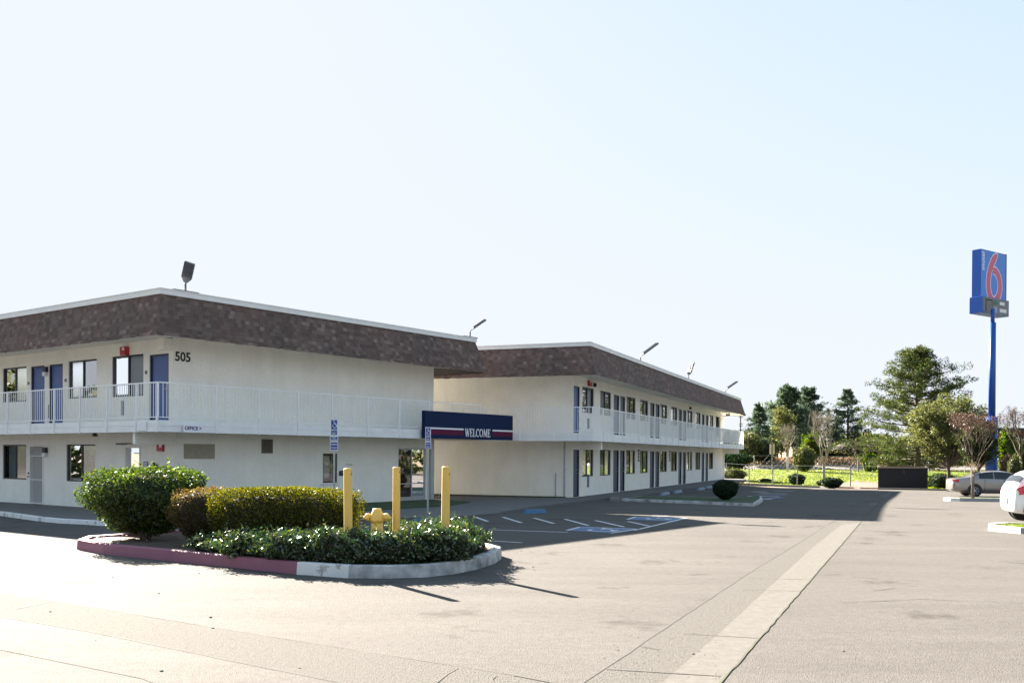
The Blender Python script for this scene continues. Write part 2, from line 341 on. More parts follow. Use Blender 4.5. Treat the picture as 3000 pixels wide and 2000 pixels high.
def text_mesh(body, size, extr, name, m, parent, mw, bold=0.0, align='CENTER', sx=1.0):
    c = bpy.data.curves.new(name, 'FONT'); c.body = body; c.size = size; c.extrude = extr; c.offset = bold; c.align_x = align; c.align_y = 'CENTER'; c.resolution_u = 3
    o = bpy.data.objects.new(name, c); COL.objects.link(o); bpy.context.view_layer.update()
    me = bpy.data.meshes.new_from_object(o.evaluated_get(bpy.context.evaluated_depsgraph_get())); bpy.data.objects.remove(o)
    me.transform(mw @ Matrix.Diagonal((sx, 1, 1, 1))); me.materials.clear(); me.materials.append(m)
    o = bpy.data.objects.new(name, me); COL.objects.link(o)
    if parent: o.parent = parent
    return o
def basis(o, ax, ay):
    """matrix whose local x, y (text plane) run along ax, ay from point o"""
    ax = Vector(ax).normalized(); ay = Vector(ay).normalized(); az = ax.cross(ay)
    return Matrix(((ax.x, ay.x, az.x, o[0]), (ax.y, ay.y, az.y, o[1]), (ax.z, ay.z, az.z, o[2]), (0, 0, 0, 1)))
import bmesh
def drape(name, poly, dz, m, step=4.0, parent=None, kind='structure', hfun=gz):
    b = bmesh.new(); b.faces.new([b.verts.new((x, y, 0)) for x, y in poly])
    xs = [p[0] for p in poly]; ys = [p[1] for p in poly]
    def cut(lo, hi, ax):
        k = math.ceil(lo / step) * step
        while k < hi:
            g = b.verts[:] + b.edges[:] + b.faces[:]; no = (1, 0, 0) if ax == 0 else (0, 1, 0)
            bmesh.ops.bisect_plane(b, geom=g, plane_co=(k if ax == 0 else 0, k if ax == 1 else 0, 0), plane_no=no); k += step
    if step < 1000: cut(min(xs), max(xs), 0); cut(min(ys), max(ys), 1)
    for v in b.verts: v.co.z = hfun(v.co.x, v.co.y) + dz
    bmesh.ops.recalc_face_normals(b, faces=b.faces)
    if b.faces and sum(f.normal.z for f in b.faces) < 0: bmesh.ops.reverse_faces(b, faces=b.faces)
    me = bpy.data.meshes.new(name); b.to_mesh(me); b.free(); me.materials.append(m)
    o = bpy.data.objects.new(name, me); COL.objects.link(o)
    if kind: o['kind'] = kind
    return o
def strip(mb, pts, w0, dz, mi=0, jit=0, hf=gz):
    """a flat ribbon on the ground along pts"""
    P = []
    if jit:
        q = []
        for (a, b2) in zip(pts, pts[1:]):
            L = math.dist(a, b2); n = max(1, int(L / .25))
            for i in range(n):
                t = i / n; q.append((a[0] + (b2[0] - a[0]) * t + random.uniform(-jit, jit), a[1] + (b2[1] - a[1]) * t + random.uniform(-jit, jit)))
        q.append(pts[-1]); pts = q
    for i, p in enumerate(pts):
        a = Vector(pts[max(i - 1, 0)]); c = Vector(pts[min(i + 1, len(pts) - 1)]); d = (c - a)
        d = d.normalized() if d.length > 1e-6 else Vector((1, 0)); n = Vector((-d.y, d.x)) * w0 * .5 * (random.uniform(.5, 1.3) if jit else 1)
        for s in (1, -1): x, y = p[0] + n.x * s, p[1] + n.y * s; P.append((x, y, hf(x, y) + dz))
    mb.add(P, [(2 * i, 2 * i + 1, 2 * i + 3, 2 * i + 2) for i in range(len(pts) - 1)], mi)

# ================================================================== THE SETTING
def ground_mat():
    m, t, b = nmat('dry_ground'); tc = node(t, 'ShaderNodeTexCoord'); n = node(t, 'ShaderNodeTexNoise', Scale=.35, Detail=8.0, Roughness=.7); lk(t, tc.outputs['Object'], n.inputs['Vector'])
    r = node(t, 'ShaderNodeValToRGB'); e = r.color_ramp.elements; e.new(.5); lk(t, n.outputs['Fac'], r.inputs[0])
    for i, (p, c) in enumerate([(.3, (.07, .048, .028)), (.5, (.11, .078, .046)), (.7, (.14, .105, .058))]): e[i].position = p; e[i].color = (*c, 1)
    lk(t, r.outputs[0], b.inputs['Base Color']); b.inputs['Roughness'].default_value = 1
    bp = node(t, 'ShaderNodeBump', Strength=.3, Distance=.1); lk(t, n.outputs['Fac'], bp.inputs['Height']); lk(t, bp.outputs[0], b.inputs['Normal']); return m
def field_mat():
    m, t, b = nmat('field_grass'); tc = node(t, 'ShaderNodeTexCoord')
    mp = node(t, 'ShaderNodeMapping'); mp.inputs['Scale'].default_value = (1, .45, 1); lk(t, tc.outputs['Object'], mp.inputs[0])
    n = node(t, 'ShaderNodeTexNoise', Scale=.28, Detail=9.0, Roughness=.72); lk(t, mp.outputs[0], n.inputs['Vector'])
    r = node(t, 'ShaderNodeValToRGB'); e = r.color_ramp.elements; e.new(.45); e.new(.6); lk(t, n.outputs['Fac'], r.inputs[0])
    for i, (p, c) in enumerate([(.32, (.03, .05, .006)), (.44, (.085, .135, .010)), (.56, (.125, .165, .016)), (.70, (.16, .14, .05))]): e[i].position = p; e[i].color = (*c, 1)
    lk(t, r.outputs[0], b.inputs['Base Color']); b.inputs['Roughness'].default_value = 1
    n2 = node(t, 'ShaderNodeTexNoise', Scale=2.5, Detail=6.0); lk(t, tc.outputs['Object'], n2.inputs['Vector'])
    bp = node(t, 'ShaderNodeBump', Strength=1, Distance=.3); lk(t, n2.outputs['Fac'], bp.inputs['Height']); lk(t, bp.outputs[0], b.inputs['Normal']); return m
X['field'] = field_mat()
# the ground: one sheet out to the horizon
g = MB(); xs = [-2500, -600, -200, -100] + list(range(-60, 121, 6)) + [160, 260, 700, 2500]; ys = [-2500, -300, -60, 0, 20] + list(range(32, 141, 4)) + [170, 300, 800, 4500]
for j, y in enumerate(ys):
    for i, x in enumerate(xs): g.v.append((x, y, gz(x, y) - .03))
for j in range(len(ys) - 1):
    for i in range(len(xs) - 1): k = j * len(xs) + i; g.f.append((k, k + 1, k + 1 + len(xs), k + len(xs))); g.mi.append(0)
tag(g.build('ground', ground_mat(), norm=False), kind='structure')
E = [at(2100, 1416), at(2400, 1428), at(2520, 1432), at(2780, 1437), at(3000, 1441)]
e0, e1 = Vector(E[0]), Vector(E[-1])
edge = [(-60, 78), (0, 76)] + E + [(60, e1.y + 2), (110, e1.y + 4)]
drape('parking_lot', [(-90, -40), (110, -40)] + edge[::-1] + [(-90, 78)], 0, X['asphalt'], 4)
fe = [(x, y + .1) for x, y in edge]
drape('grass_field', fe[2:] + [(110, 117), (-30, 117), (-30, 90)] + fe[1:2], -.005, X['field'], 4)
drape('road', [(-80, 119.5), (120, 119.5), (120, 123), (-80, 123)], .03, mat('far_road', (.11, .10, .09), .9), 6)

# kerb round the lot's far edge
k = MB(); pe = [Vector((x, y)) for x, y in edge[2:]]
for a, b_ in zip(pe, pe[1:]):
    d = (b_ - a).normalized(); nn = Vector((-d.y, d.x)) * .15
    za, zb = gz(*a), gz(*b_)
    k.add([(a.x, a.y, za - .05), (b_.x, b_.y, zb - .05), (b_.x, b_.y, zb + .12), (a.x, a.y, za + .12), (a.x + nn.x, a.y + nn.y, za - .05), (b_.x + nn.x, b_.y + nn.y, zb - .05), (b_.x + nn.x, b_.y + nn.y, zb + .12), (a.x + nn.x, a.y + nn.y, za + .12)],
          [(0, 1, 2, 3), (3, 2, 6, 7), (4, 7, 6, 5)])
tag(k.build('lot_kerb', X['conc']), kind='structure')

# valley gutters (concrete, a rough half and a pale half)
GL = [at(*p) for p in [(1500, 2140), (1710, 2000), (1960, 1833), (2176, 1690), (2348, 1585), (2425, 1537), (2530, 1475), (2600, 1440)]]
GC = [at(*p) for p in [(1760, 2160), (1930, 2008), (2100, 1862), (2227, 1744), (2385, 1600), (2455, 1545), (2548, 1475), (2608, 1440)]]
GR = [at(*p) for p in [(1990, 2150), (2110, 2000), (2235, 1859), (2345, 1732), (2460, 1600), (2510, 1542), (2572, 1475), (2618, 1440)]]
g = MB()
for mi, (A_, B_) in enumerate(((GL, GC), (GC, GR))):
    P = []
    for a, b_ in zip(A_, B_): P += [(*a, gz(*a) + .004), (*b_, gz(*b_) + .004)]
    g.add(P, [(2 * i, 2 * i + 1, 2 * i + 3, 2 * i + 2) for i in range(len(A_) - 1)], mi)
UA = [at(*p) for p in [(-900, 1640), (0, 1737), (159, 1760), (727, 1854), (995, 1897), (1500, 1977), (1700, 2006)]]
UB = [at(*p) for p in [(-900, 1690), (0, 1806), (260, 1850), (638, 1928), (995, 2000), (1400, 2090), (1500, 2120)]]
UC = [(b_[0] * 2 - a[0], b_[1] * 2 - a[1]) for a, b_ in zip(UA, UB)]
for mi, (A_, B_) in enumerate(((UA, UB), (UB, UC))):
    P = []
    for a, b_ in zip(A_, B_): P += [(*a, .003), (*b_, .003)]
    g.add(P, [(2 * i, 2 * i + 1, 2 * i + 3, 2 * i + 2) for i in range(len(A_) - 1)], mi)
g.mi[-(len(UA) - 1):] = [2] * (len(UA) - 1)
tag(g.build('valley_gutter', [X['gutd'], X['gutl'], X['asphalt']], norm=False), kind='structure')
c = MB()
strip(c, GL, .018, .007, 0, .007); strip(c, GR, .020, .007, 1, .007); strip(c, UA[2:-1], .012, .006, 0, .006); strip(c, UB[:-1], .016, .006, 0, .006)
for p, q in [((1774, 1961), (2112, 1981)), ((2003, 1856), (2225, 1870)), ((2176, 1729), (2342, 1731)), ((2188, 1694), (2370, 1697)), ((1872, 1893), (1932, 1904)), ((2219, 1669), (2270, 1671)), ((2047, 1753), (2080, 1753)), ((45, 1784), (159, 1762)), ((1500, 1978), (1610, 1999)), ((2640, 1504), (2990, 1498)), ((2468, 1765), (2700, 1754)), ((2700, 1754), (2998, 1767)), ((2560, 1730), (2620, 1722)), ((2860, 1600), (2998, 1606)), ((2560, 1506), (2620, 1508))]:
    strip(c, [at(*p), at(*q)], .020, .008, 0, .008)
for pts in [[(1345, 1957), (1310, 1975), (1280, 2000)], [(1455, 1980), (1440, 1990), (1448, 2004)]]: strip(c, [at(*p) for p in pts], .014, .008, 0, .01)
tag(c.build('pavement_cracks', [X['crack'], X['moss']], norm=False), kind='structure')

# ------------------------------------------------------------------ building frames
A1, A2 = .638, .3777
C1 = (-10.0623, 28.8638); C2 = (2.5939, 41.3386); W1, L2 = 11.7, 38.0
ZF, ZB, ZE, ZR, BAL, EO, TI = 2.76, 2.44, 5.11, 6.46, 1.316, 1.52, 1.165
def w1(s, t): return (C1[0] + math.sin(A1) * s - math.cos(A1) * t, C1[1] + math.cos(A1) * s + math.sin(A1) * t)
def w2(s, t): return (C2[0] + math.sin(A2) * s - math.cos(A2) * t, C2[1] + math.cos(A2) * s + math.sin(A2) * t)
WALK = .07
# walkways
out1 = [w1(-3.3, 24), w1(-3.3, 12), w1(-3.3, 5), at(0, 1507), at(110, 1524), at(250, 1531), at(420, 1546), w1(-2.4, -5.0), w1(-.8, -5.9), w1(1.5, -6.1), at(1150, 1522), at(1300, 1522), at(1450, 1509), at(1550, 1490), at(1720, 1468), at(1800, 1461)]
out2 = [w2(3.2, -1.75), w2(38.5, -1.75), w2(39.8, -1), w2(39.8, 2)]
b = bmesh.new(); polyw = out1 + out2 + [w2(30, 3), w2(1, 3), w1(15, 3), w1(8, 4), w1(3, 24)]
def solid(name, poly, z0, z1, m, kind='structure', bevel=0, parent=None, hf=lambda x, y: 0):
    me = MB(); n = len(poly); me.add([(x, y, z0 + hf(x, y)) for x, y in poly] + [(x, y, z1 + hf(x, y)) for x, y in poly], [tuple(range(n))[::-1], tuple(range(n, 2 * n))] + [(i, (i + 1) % n, n + (i + 1) % n, n + i) for i in range(n)])
    o = me.build(name, m, parent, bevel=bevel)
    if kind: o['kind'] = kind
    return o
solid('sidewalk', polyw, -.1, WALK, X['walk'])
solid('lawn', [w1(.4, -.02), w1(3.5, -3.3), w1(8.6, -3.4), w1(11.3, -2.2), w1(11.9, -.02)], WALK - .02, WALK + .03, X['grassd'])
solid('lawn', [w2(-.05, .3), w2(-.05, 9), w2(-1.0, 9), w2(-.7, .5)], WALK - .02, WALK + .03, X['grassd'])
def kerb_run(pts, wd, h, mats, name, label=None, seg_mat=None, closed=False, parent=None, z0=-.05, hf=gz):
    """a kerb with a footprint along pts (outer edge), thickness wd to the left of travel"""
    mb = MB(); n = len(pts); P = []
    for i, p in enumerate(pts):
        if closed: a, c_ = pts[i - 1], pts[(i + 1) % n]
        else: a, c_ = pts[max(i - 1, 0)], pts[min(i + 1, n - 1)]
        d = Vector((c_[0] - a[0], c_[1] - a[1])).normalized(); nn = Vector((-d.y, d.x)) * wd; b0 = hf(*p)
        P += [(p[0], p[1], b0 + z0), (p[0] + nn.x * .12, p[1] + nn.y * .12, b0 + h - .012), (p[0] + nn.x * .22, p[1] + nn.y * .22, b0 + h), (p[0] + nn.x, p[1] + nn.y, b0 + h), (p[0] + nn.x, p[1] + nn.y, b0 + z0)]
    for i in range(n if closed else n - 1):
        j = (i + 1) % n
        for q in range(4): mb.f.append((5 * i + q, 5 * j + q, 5 * j + q + 1, 5 * i + q + 1)); mb.mi.append(seg_mat(i) if seg_mat else 0)
    mb.v = P
    if not closed: mb.f += [(0, 1, 2, 3, 4), tuple(5 * (n - 1) + q for q in (4, 3, 2, 1, 0))]; mb.mi += [mb.mi[0], mb.mi[-1]]
    o = mb.build(name, mats, parent, norm=True)
    return o
# painted kerb of the left walkway
kl = kerb_run([w1(-3.45, 24), w1(-3.42, 12), w1(-3.4, 6), at(0, 1510), at(55, 1518), at(110, 1526)], .16, .115, X['kerbw'], 'painted_kerb'); tag(kl, kind='structure')
kl = kerb_run([at(120, 1527), at(170, 1532), at(250, 1536), at(330, 1542), at(420, 1551), at(480, 1558), w1(-1.2, -6.0), w1(.4, -6.3)], .16, .115, X['kerbw'], 'painted_kerb'); tag(kl, kind='structure')

# ------------------------------------------------------------------ markings
m = MB()
for p, q in [((1393, 1514), (1429, 1527)), ((1473, 1514), (1528, 1531)), ((1565, 1517), (1623, 1533)), ((1655, 1520), (1724, 1539)), ((1745, 1524), (1828, 1543)), ((1840, 1527), (1905, 1541))]:
    strip(m, [at(*p), at(*q)], .10, .005)
for p, q in [((1431, 1551), (1665, 1559)), ((1858, 1553), (2011, 1517)), ((1440, 1584), (1530, 1589)), ((1661, 1553), (1700, 1543)), ((1700, 1543), (1872, 1549)), ((1872, 1549), (1790, 1561)),
             ((1838, 1521), (1863, 1513)), ((1863, 1513), (2012, 1517)), ((1910, 1510.5), (1960, 1511)), 
             ((1270, 1545), (1400, 1551)), ((1195, 1560), (1300, 1567))]:
    strip(m, [at(*p), at(*q)], .09, .005)
for p, q in [((2165, 1460), (2262, 1462)), ((2190, 1453), (2282, 1454)), ((2225, 1445), (2305, 1446)), ((2265, 1437), (2335, 1438)), ((2205, 1440), (2250, 1440)), ((2240, 1425), (2290, 1427)), ((2190, 1422.5), (2220, 1423))]:
    strip(m, [at(*p), at(*q)], .26, .006)
# wheelchair figures inside the blue fields
def isa_path(scale):
    arc = [(.10 + .30 * math.cos(a), -.22 + .30 * math.sin(a)) for a in np.linspace(R(150), R(395), 12)]
    return [[(x * scale, y * scale) for x, y in q] for q in (arc, [(-.02, .36), (0, .02), (.22, .02)], [(.0, .18), (.20, .18)], [(.22, .02), (.34, -.28), (.42, -.26)])]
for cpx, dirp in (((1762, 1551), (1790, 1545)), ((1925, 1518), (1950, 1513))):
    o_ = Vector(at(*cpx)); d_ = Vector((.37, .93)); e_ = Vector((.93, -.37))
    for q in isa_path(1.15): strip(m, [tuple(o_ + e_ * x + d_ * y) for x, y in q], .10, .009)
    hd = [tuple(o_ + e_ * (-.02 + .08 * math.cos(a)) + d_ * (.50 + .08 * math.sin(a))) for a in np.linspace(0, 6.0, 8)]; strip(m, hd, .07, .009)
tag(m.build('parking_lines', X['pline'], norm=False), kind='structure')
m = MB()
for q in ([(1661, 1553), (1700, 1543), (1872, 1549), (1790, 1561)], [(1838, 1521), (1863, 1513), (2012, 1517), (1978, 1527)]):
    P = [at(*p) for p in q]; m.add([(x, y, .0035) for x, y in P], [(0, 1, 2, 3)])
for p, q in [((2200, 1464), (2290, 1456)), ((2210, 1449), (2310, 1449)), ((2150, 1456), (2240, 1457))]: strip(m, [at(*p), at(*q)], .35, .003)
tag(m.build('blue_pavement_marking', X['pblue'], norm=False), kind='structure')

# ================================================================== MOTEL BUILDINGS
FL = {'w1L': lambda a, d, z: (-d, a, z), 'end': lambda a, d, z: (a, -d, z), 'w2E': lambda a, d, z: (-d, a, z)}
def wall_with_openings(mb, F, a0, a1, z0, z1, ops, depth=.12):
    As = sorted({a0, a1, *[o[0] for o in ops], *[o[1] for o in ops]}); Zs = sorted({z0, z1, *[o[2] for o in ops], *[o[3] for o in ops]})
    for i in range(len(As) - 1):
        for j in range(len(Zs) - 1):
            ca, cz = (As[i] + As[i + 1]) / 2, (Zs[j] + Zs[j + 1]) / 2
            if any(o[0] < ca < o[1] and o[2] < cz < o[3] for o in ops): continue
            mb.add([F(As[i], 0, Zs[j]), F(As[i + 1], 0, Zs[j]), F(As[i + 1], 0, Zs[j + 1]), F(As[i], 0, Zs[j + 1])], [(0, 1, 2, 3)])
    for a, b_, c_, d_ in [o[:4] for o in ops]:
        q = [(a, c_), (b_, c_), (b_, d_), (a, d_)]
        for i in range(4):
            (p0, r0), (p1, r1) = q[i], q[(i + 1) % 4]
            mb.add([F(p0, 0, r0), F(p1, 0, r1), F(p1, -depth, r1), F(p0, -depth, r0)], [(0, 1, 2, 3)])
def window(F, a0, a1, z0, z1, parent, open_right=True, ax='Y', bright=None):
    low = z0 < 1.5
    fr = MB(); t = .045; d0, d1 = -.10, -.035
    fr.box(a0, a1, d0, d1, z0, z0 + t, 0, F); fr.box(a0, a1, d0, d1, z1 - t, z1, 0, F)
    fr.box(a0, a0 + t, d0, d1 - .002, z0 + t, z1 - t, 0, F); fr.box(a1 - t, a1, d0, d1 - .002, z0 + t, z1 - t, 0, F)
    mid = (a0 + a1) / 2; fr.box(mid - .03, mid + .03, d0, d1 - .004, z0 + t, z1 - t, 0, F)
    w_ = fr.build('window', X['wframe'], parent)
    for i, (p, q) in enumerate(((a0 + t, mid - .03), (mid + .03, a1 - t))):
        clear = (i == 1) == open_right
        g_ = MB().add([F(p, -.07 - .012 * i, z0 + t), F(q, -.07 - .012 * i, z0 + t), F(q, -.07 - .012 * i, z1 - t), F(p, -.07 - .012 * i, z1 - t)], [(0, 1, 2, 3)])
        g_.build('pane', (X['glassm'] if low else X['glassr']) if clear else X['glassd'], w_)
    # curtain: folded cloth drawn over part of the opening
    c_ = MB(); n = 40; r_ = random.random()
    lo, hi = (a0 + .02, a1 - .02)
    if not bright: lo, hi = (a0 + .02, mid + .15) if open_right else (mid - .15, a1 - .02)
    P = []
    for i in range(n + 1):
        a = lo + (hi - lo) * i / n; dd = -.20 + .025 * math.sin(a * 42 + r_ * 6) + .012 * math.sin(a * 97)
        P += [F(a, dd, z0 + .02), F(a, dd, z1 - .02)]
    c_.add(P, [(2 * i, 2 * i + 2, 2 * i + 3, 2 * i + 1) for i in range(n)])
    c_.build('curtain', X['cloth'], w_, smooth=True)
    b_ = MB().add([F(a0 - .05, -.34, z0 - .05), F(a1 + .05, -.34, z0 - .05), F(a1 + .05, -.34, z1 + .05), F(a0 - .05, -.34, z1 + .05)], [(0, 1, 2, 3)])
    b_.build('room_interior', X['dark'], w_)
    return w_
X['cloth'] = mat('curtain_cloth', (.42, .47, .50), .9, var=.1, scale=3)
def door(F, a0, a1, z0, z1, parent, m, hinge_left=True):
    fr = MB(); t = .05
    fr.box(a0, a0 + t, -.13, -.02, z0, z1, 0, F); fr.box(a1 - t, a1, -.13, -.02, z0, z1, 0, F); fr.box(a0 + t, a1 - t, -.13, -.022, z1 - t, z1, 0, F)
    fr.box(a0 + t, a1 - t, -.13, -.015, z0, z0 + .03, 0, F)
    lf = MB().box(a0 + t, a1 - t, -.115, -.07, z0 + .03, z1 - t, 0, F)
    d_ = lf.build('door', m, parent); fr.build('door_frame', X['dframe'], d_)
    h = MB(); ha = a1 - t - .09 if hinge_left else a0 + t + .09
    P0 = Vector(F(ha, -.07, z0 + 1.0)); P1 = Vector(F(ha, -.01, z0 + 1.0)); P2 = Vector(F(ha + (-.1 if hinge_left else .1), -.01, z0 + 1.0))
    h.tube([P0, P1, P2], .012, 8); MB().tube([Vector(F(ha, -.07, z0 + 1.15)), Vector(F(ha, -.045, z0 + 1.15))], .025, 10).build('door_lock', X['steel'], d_)
    h.build('door_handle', X['steel'], d_); return d_
def mansard(parent, x0, x1, y0, y1, e, tp, inner=None):
    """e, tp: outward offsets (left x, right x, low y, high y) of eave and top edge"""
    E_ = [(x0 - e[0], y0 - e[2]), (x1 + e[1], y0 - e[2]), (x1 + e[1], y1 + e[3]), (x0 - e[0], y1 + e[3])]
    T_ = [(x0 - tp[0], y0 - tp[2]), (x1 + tp[1], y0 - tp[2]), (x1 + tp[1], y1 + tp[3]), (x0 - tp[0], y1 + tp[3])]
    zt = ZR - .15; mb = MB(); hh = math.hypot(zt - ZE, .355)
    for i in range(4):
        j = (i + 1) % 4; L = math.dist(E_[i], E_[j]); n = max(1, int(L / 1.2))
        for q in range(n):
            def lerp(P, f): return (P[i][0] + (P[j][0] - P[i][0]) * f, P[i][1] + (P[j][1] - P[i][1]) * f)
            f0, f1 = q / n, (q + 1) / n; a, b_, c_, d_ = lerp(E_, f0), lerp(E_, f1), lerp(T_, f1), lerp(T_, f0)
            mb.add([(*a, ZE), (*b_, ZE), (*c_, zt), (*d_, zt)], [(0, 1, 2, 3)])
            mb.uv.append([(f0 * L + 7 * i, 0), (f1 * L + 7 * i, 0), (f1 * L + 7 * i, hh), (f0 * L + 7 * i, hh)])
    r = mb.build('mansard_roof', X['shingle'], parent)
    # ragged lower edge: the butt ends of the lowest course
    lip = MB()
    for i in range(4):
        j = (i + 1) % 4; a, b_ = Vector(E_[i]), Vector(E_[j]); d = (b_ - a).normalized(); nn = Vector((d.y, -d.x))
        L = (b_ - a).length; q = 0
        while q < L:
            q2 = min(L, q + random.uniform(.15, .3)); dz = random.uniform(.0, .018); p0 = a + d * q + nn * .012; p1 = a + d * q2 + nn * .012
            lip.add([(p0.x, p0.y, ZE - .012 - dz), (p1.x, p1.y, ZE - .012 - dz), (p1.x - nn.x * .03, p1.y - nn.y * .03, ZE + .12), (p0.x - nn.x * .03, p0.y - nn.y * .03, ZE + .12)], [(0, 1, 2, 3)])
            lip.uv.append([(q + i * 3, 30), (q2 + i * 3, 30), (q2 + i * 3, 30.12), (q + i * 3, 30.12)]); q = q2
    lip.build('shingle_edge', X['shingle'], r)
    tr = MB()
    for i in range(4):
        j = (i + 1) % 4; a, b_ = Vector(T_[i]), Vector(T_[j]); d = (b_ - a).normalized(); nn = Vector((d.y, -d.x))
        for (o0, o1, z0, z1) in ((.045, -.10, zt - .02, ZR - .03), (.06, -.14, ZR - .03, ZR)):
            p = [a + nn * o0 - d * o0 * 0 , b_ + nn * o0, b_ + nn * o1, a + nn * o1]
            p[0] -= d * o0; p[1] += d * o0
            tr.prism([(q.x, q.y) for q in p], z0 + i * .0007, z1 + i * .0007)
    tr.build('roof_trim', X['trimw'], r)
    dk = MB().add([(*p, zt + .02) for p in T_], [(0, 1, 2, 3)]); dk.build('roof_deck', X['roofg'], r)
    so = MB(); I_ = [(x0 + .02, y0 + .02), (x1 - .02, y0 + .02), (x1 - .02, y1 - .02), (x0 + .02, y1 - .02)]
    for i in range(4):
        j = (i + 1) % 4
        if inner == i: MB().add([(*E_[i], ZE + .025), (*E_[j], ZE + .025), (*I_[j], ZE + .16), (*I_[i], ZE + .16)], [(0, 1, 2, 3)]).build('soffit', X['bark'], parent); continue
        so.add([(*E_[i], ZE + .025), (*E_[j], ZE + .025), (*I_[j], ZE + .16), (*I_[i], ZE + .16)], [(0, 1, 2, 3)])
    so.build('soffit', X['soffit'], parent); return r
def railing(parent, F, a0, a1, d, posts, name='railing'):
    mb = MB(); zt = ZF + 1.07; zb = ZF + .085
    P = lambda a, z: Vector(F(a, d, z))
    mb.box(a0, a1, d - .018, d + .018, zt - .035, zt, 0, F); mb.box(a0, a1, d - .012, d + .012, zb - .012, zb + .014, 0, F)
    n = int((a1 - a0) / .118)
    for i in range(1, n):
        a = a0 + (a1 - a0) * i / n + random.uniform(-.004, .004)
        mb.box(a - .007, a + .007, d - .007, d + .007, zb + .014, zt - .035, 0, F)
    r = mb.build(name, X['rail'], parent)
    for a in posts:
        p = MB().box(a - .024, a + .024, d - .022, d + .026, zb + .02, zt - .036, 0, F)
        p.box(a - .024, a + .024, d + .0, d + .05, ZB - .01, zb + .02, 0, F); p.build('rail_post', X['rail'], r)
    return r
def balcony(parent, x0, x1, y0, y1, hx0, hx1, hy0):
    """slab ring with fascia boards: outer rectangle"""
    mb = MB().box(x0, x1, y0, y1, ZB + .03, ZF - .01); s = mb.build('balcony_floor', X['soffit'], parent)
    fb = MB()
    for (z0, z1, o) in ((ZB, ZB + .165, .03), (ZB + .175, ZF + .005, .022)):
        fb.box(x0 - o, x0, y0 - o, y1, z0, z1); fb.box(x0, x1 + o, y0 - o, y0, z0, z1); fb.box(x1, x1 + o, y0, y1, z0, z1)
    fb.build('fascia_board', X['fascia'], s); return s
SG = 'signs fixed to the motel'
# ---- front wing
wing = empty('motel_building', (*C1, 0), math.pi / 2 - A1); tag(wing, 'two-storey motel wing nearest the street with 505 on its blank end wall', 'building', 'wings of the motel')
LW = 23.0; F = FL['w1L']; FE = FL['end']
up_win = [(1.51, 3.23, 3.60, 4.88, True), (4.11, 5.82, 3.63, 4.87, False), (8.56, 10.25, 3.63, 4.85, True), (11.2, 12.9, 3.63, 4.86, False), (15.6, 17.3, 3.63, 4.86, True)]
up_door = [(.21, 1.19), (6.17, 7.05), (7.35, 8.26), (13.2, 14.1), (14.4, 15.3)]
lo_win = [(4.18, 5.94, .90, 2.12, True), (8.57, 10.24, .90, 2.12, True), (11.2, 12.9, .9, 2.12, False), (15.6, 17.3, .9, 2.12, False)]
lo_door = [(13.2, 14.1), (14.4, 15.3)]
ops = [(a, b_, c_, d_) for a, b_, c_, d_, e in up_win + lo_win] + [(a, b_, ZF + .01, ZF + 2.06) for a, b_ in up_door] + [(a, b_, .08, 2.1) for a, b_ in lo_door] + [(7.39, 8.28, .08, 2.08), (1.64, 2.49, .08, 2.06)]
mb = MB(); wall_with_openings(mb, F, 0, LW, -.1, ZE + .2, ops)
opsE = [(5.93, 6.60, .85, 1.87), (9.71, 11.26, .09, 2.10)]
wall_with_openings(mb, FE, 0, W1, -.1, ZE + .2, opsE)
mb.add([(W1, 0, -.1), (W1, LW, -.1), (W1, LW, ZE + .2), (W1, 0, ZE + .2), (0, LW, -.1), (0, LW, ZE + .2)], [(0, 1, 2, 3), (1, 4, 5, 2)])
mb.build('wall', X['stucco'], wing)
for i, (a, b_, c_, d_, e) in enumerate(up_win + lo_win): window(F, a, b_, c_, d_, wing, e, bright=(i == 0 or i >= 5))
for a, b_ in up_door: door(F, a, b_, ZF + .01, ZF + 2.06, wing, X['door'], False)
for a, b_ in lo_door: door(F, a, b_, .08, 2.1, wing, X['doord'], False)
# barred gate over a room door
gd = MB().box(7.43, 8.24, -.11, -.07, .1, 2.04, 0, F).build('door', X['walk'], wing)
gg = MB(); gg.box(7.37, 7.41, -.03, .035, .08, 2.10, 0, F); gg.box(8.26, 8.30, -.03, .035, .08, 2.10, 0, F); gg.box(7.41, 8.26, -.03, .033, 2.06, 2.10, 0, F); gg.box(7.41, 8.26, -.02, .03, .09, .12, 0, F)
for z in (.9, 1.72): gg.box(7.41, 8.26, -.0, .02, z, z + .025, 0, F)
for i in range(12): a = 7.45 + i * .068; gg.box(a, a + .014, .003, .017, .12, 2.06, 0, F)
gg.build('security_gate', X['rail'], gd)
h = MB(); h.box(8.31, 8.40, .03, .07, 1.0, 1.03, 0, F); MB().box(8.32, 8.38, .0, .05, 1.10, 1.16, 0, F).build('door_lock', X['black'], gd); h.build('door_handle', X['black'], gd)
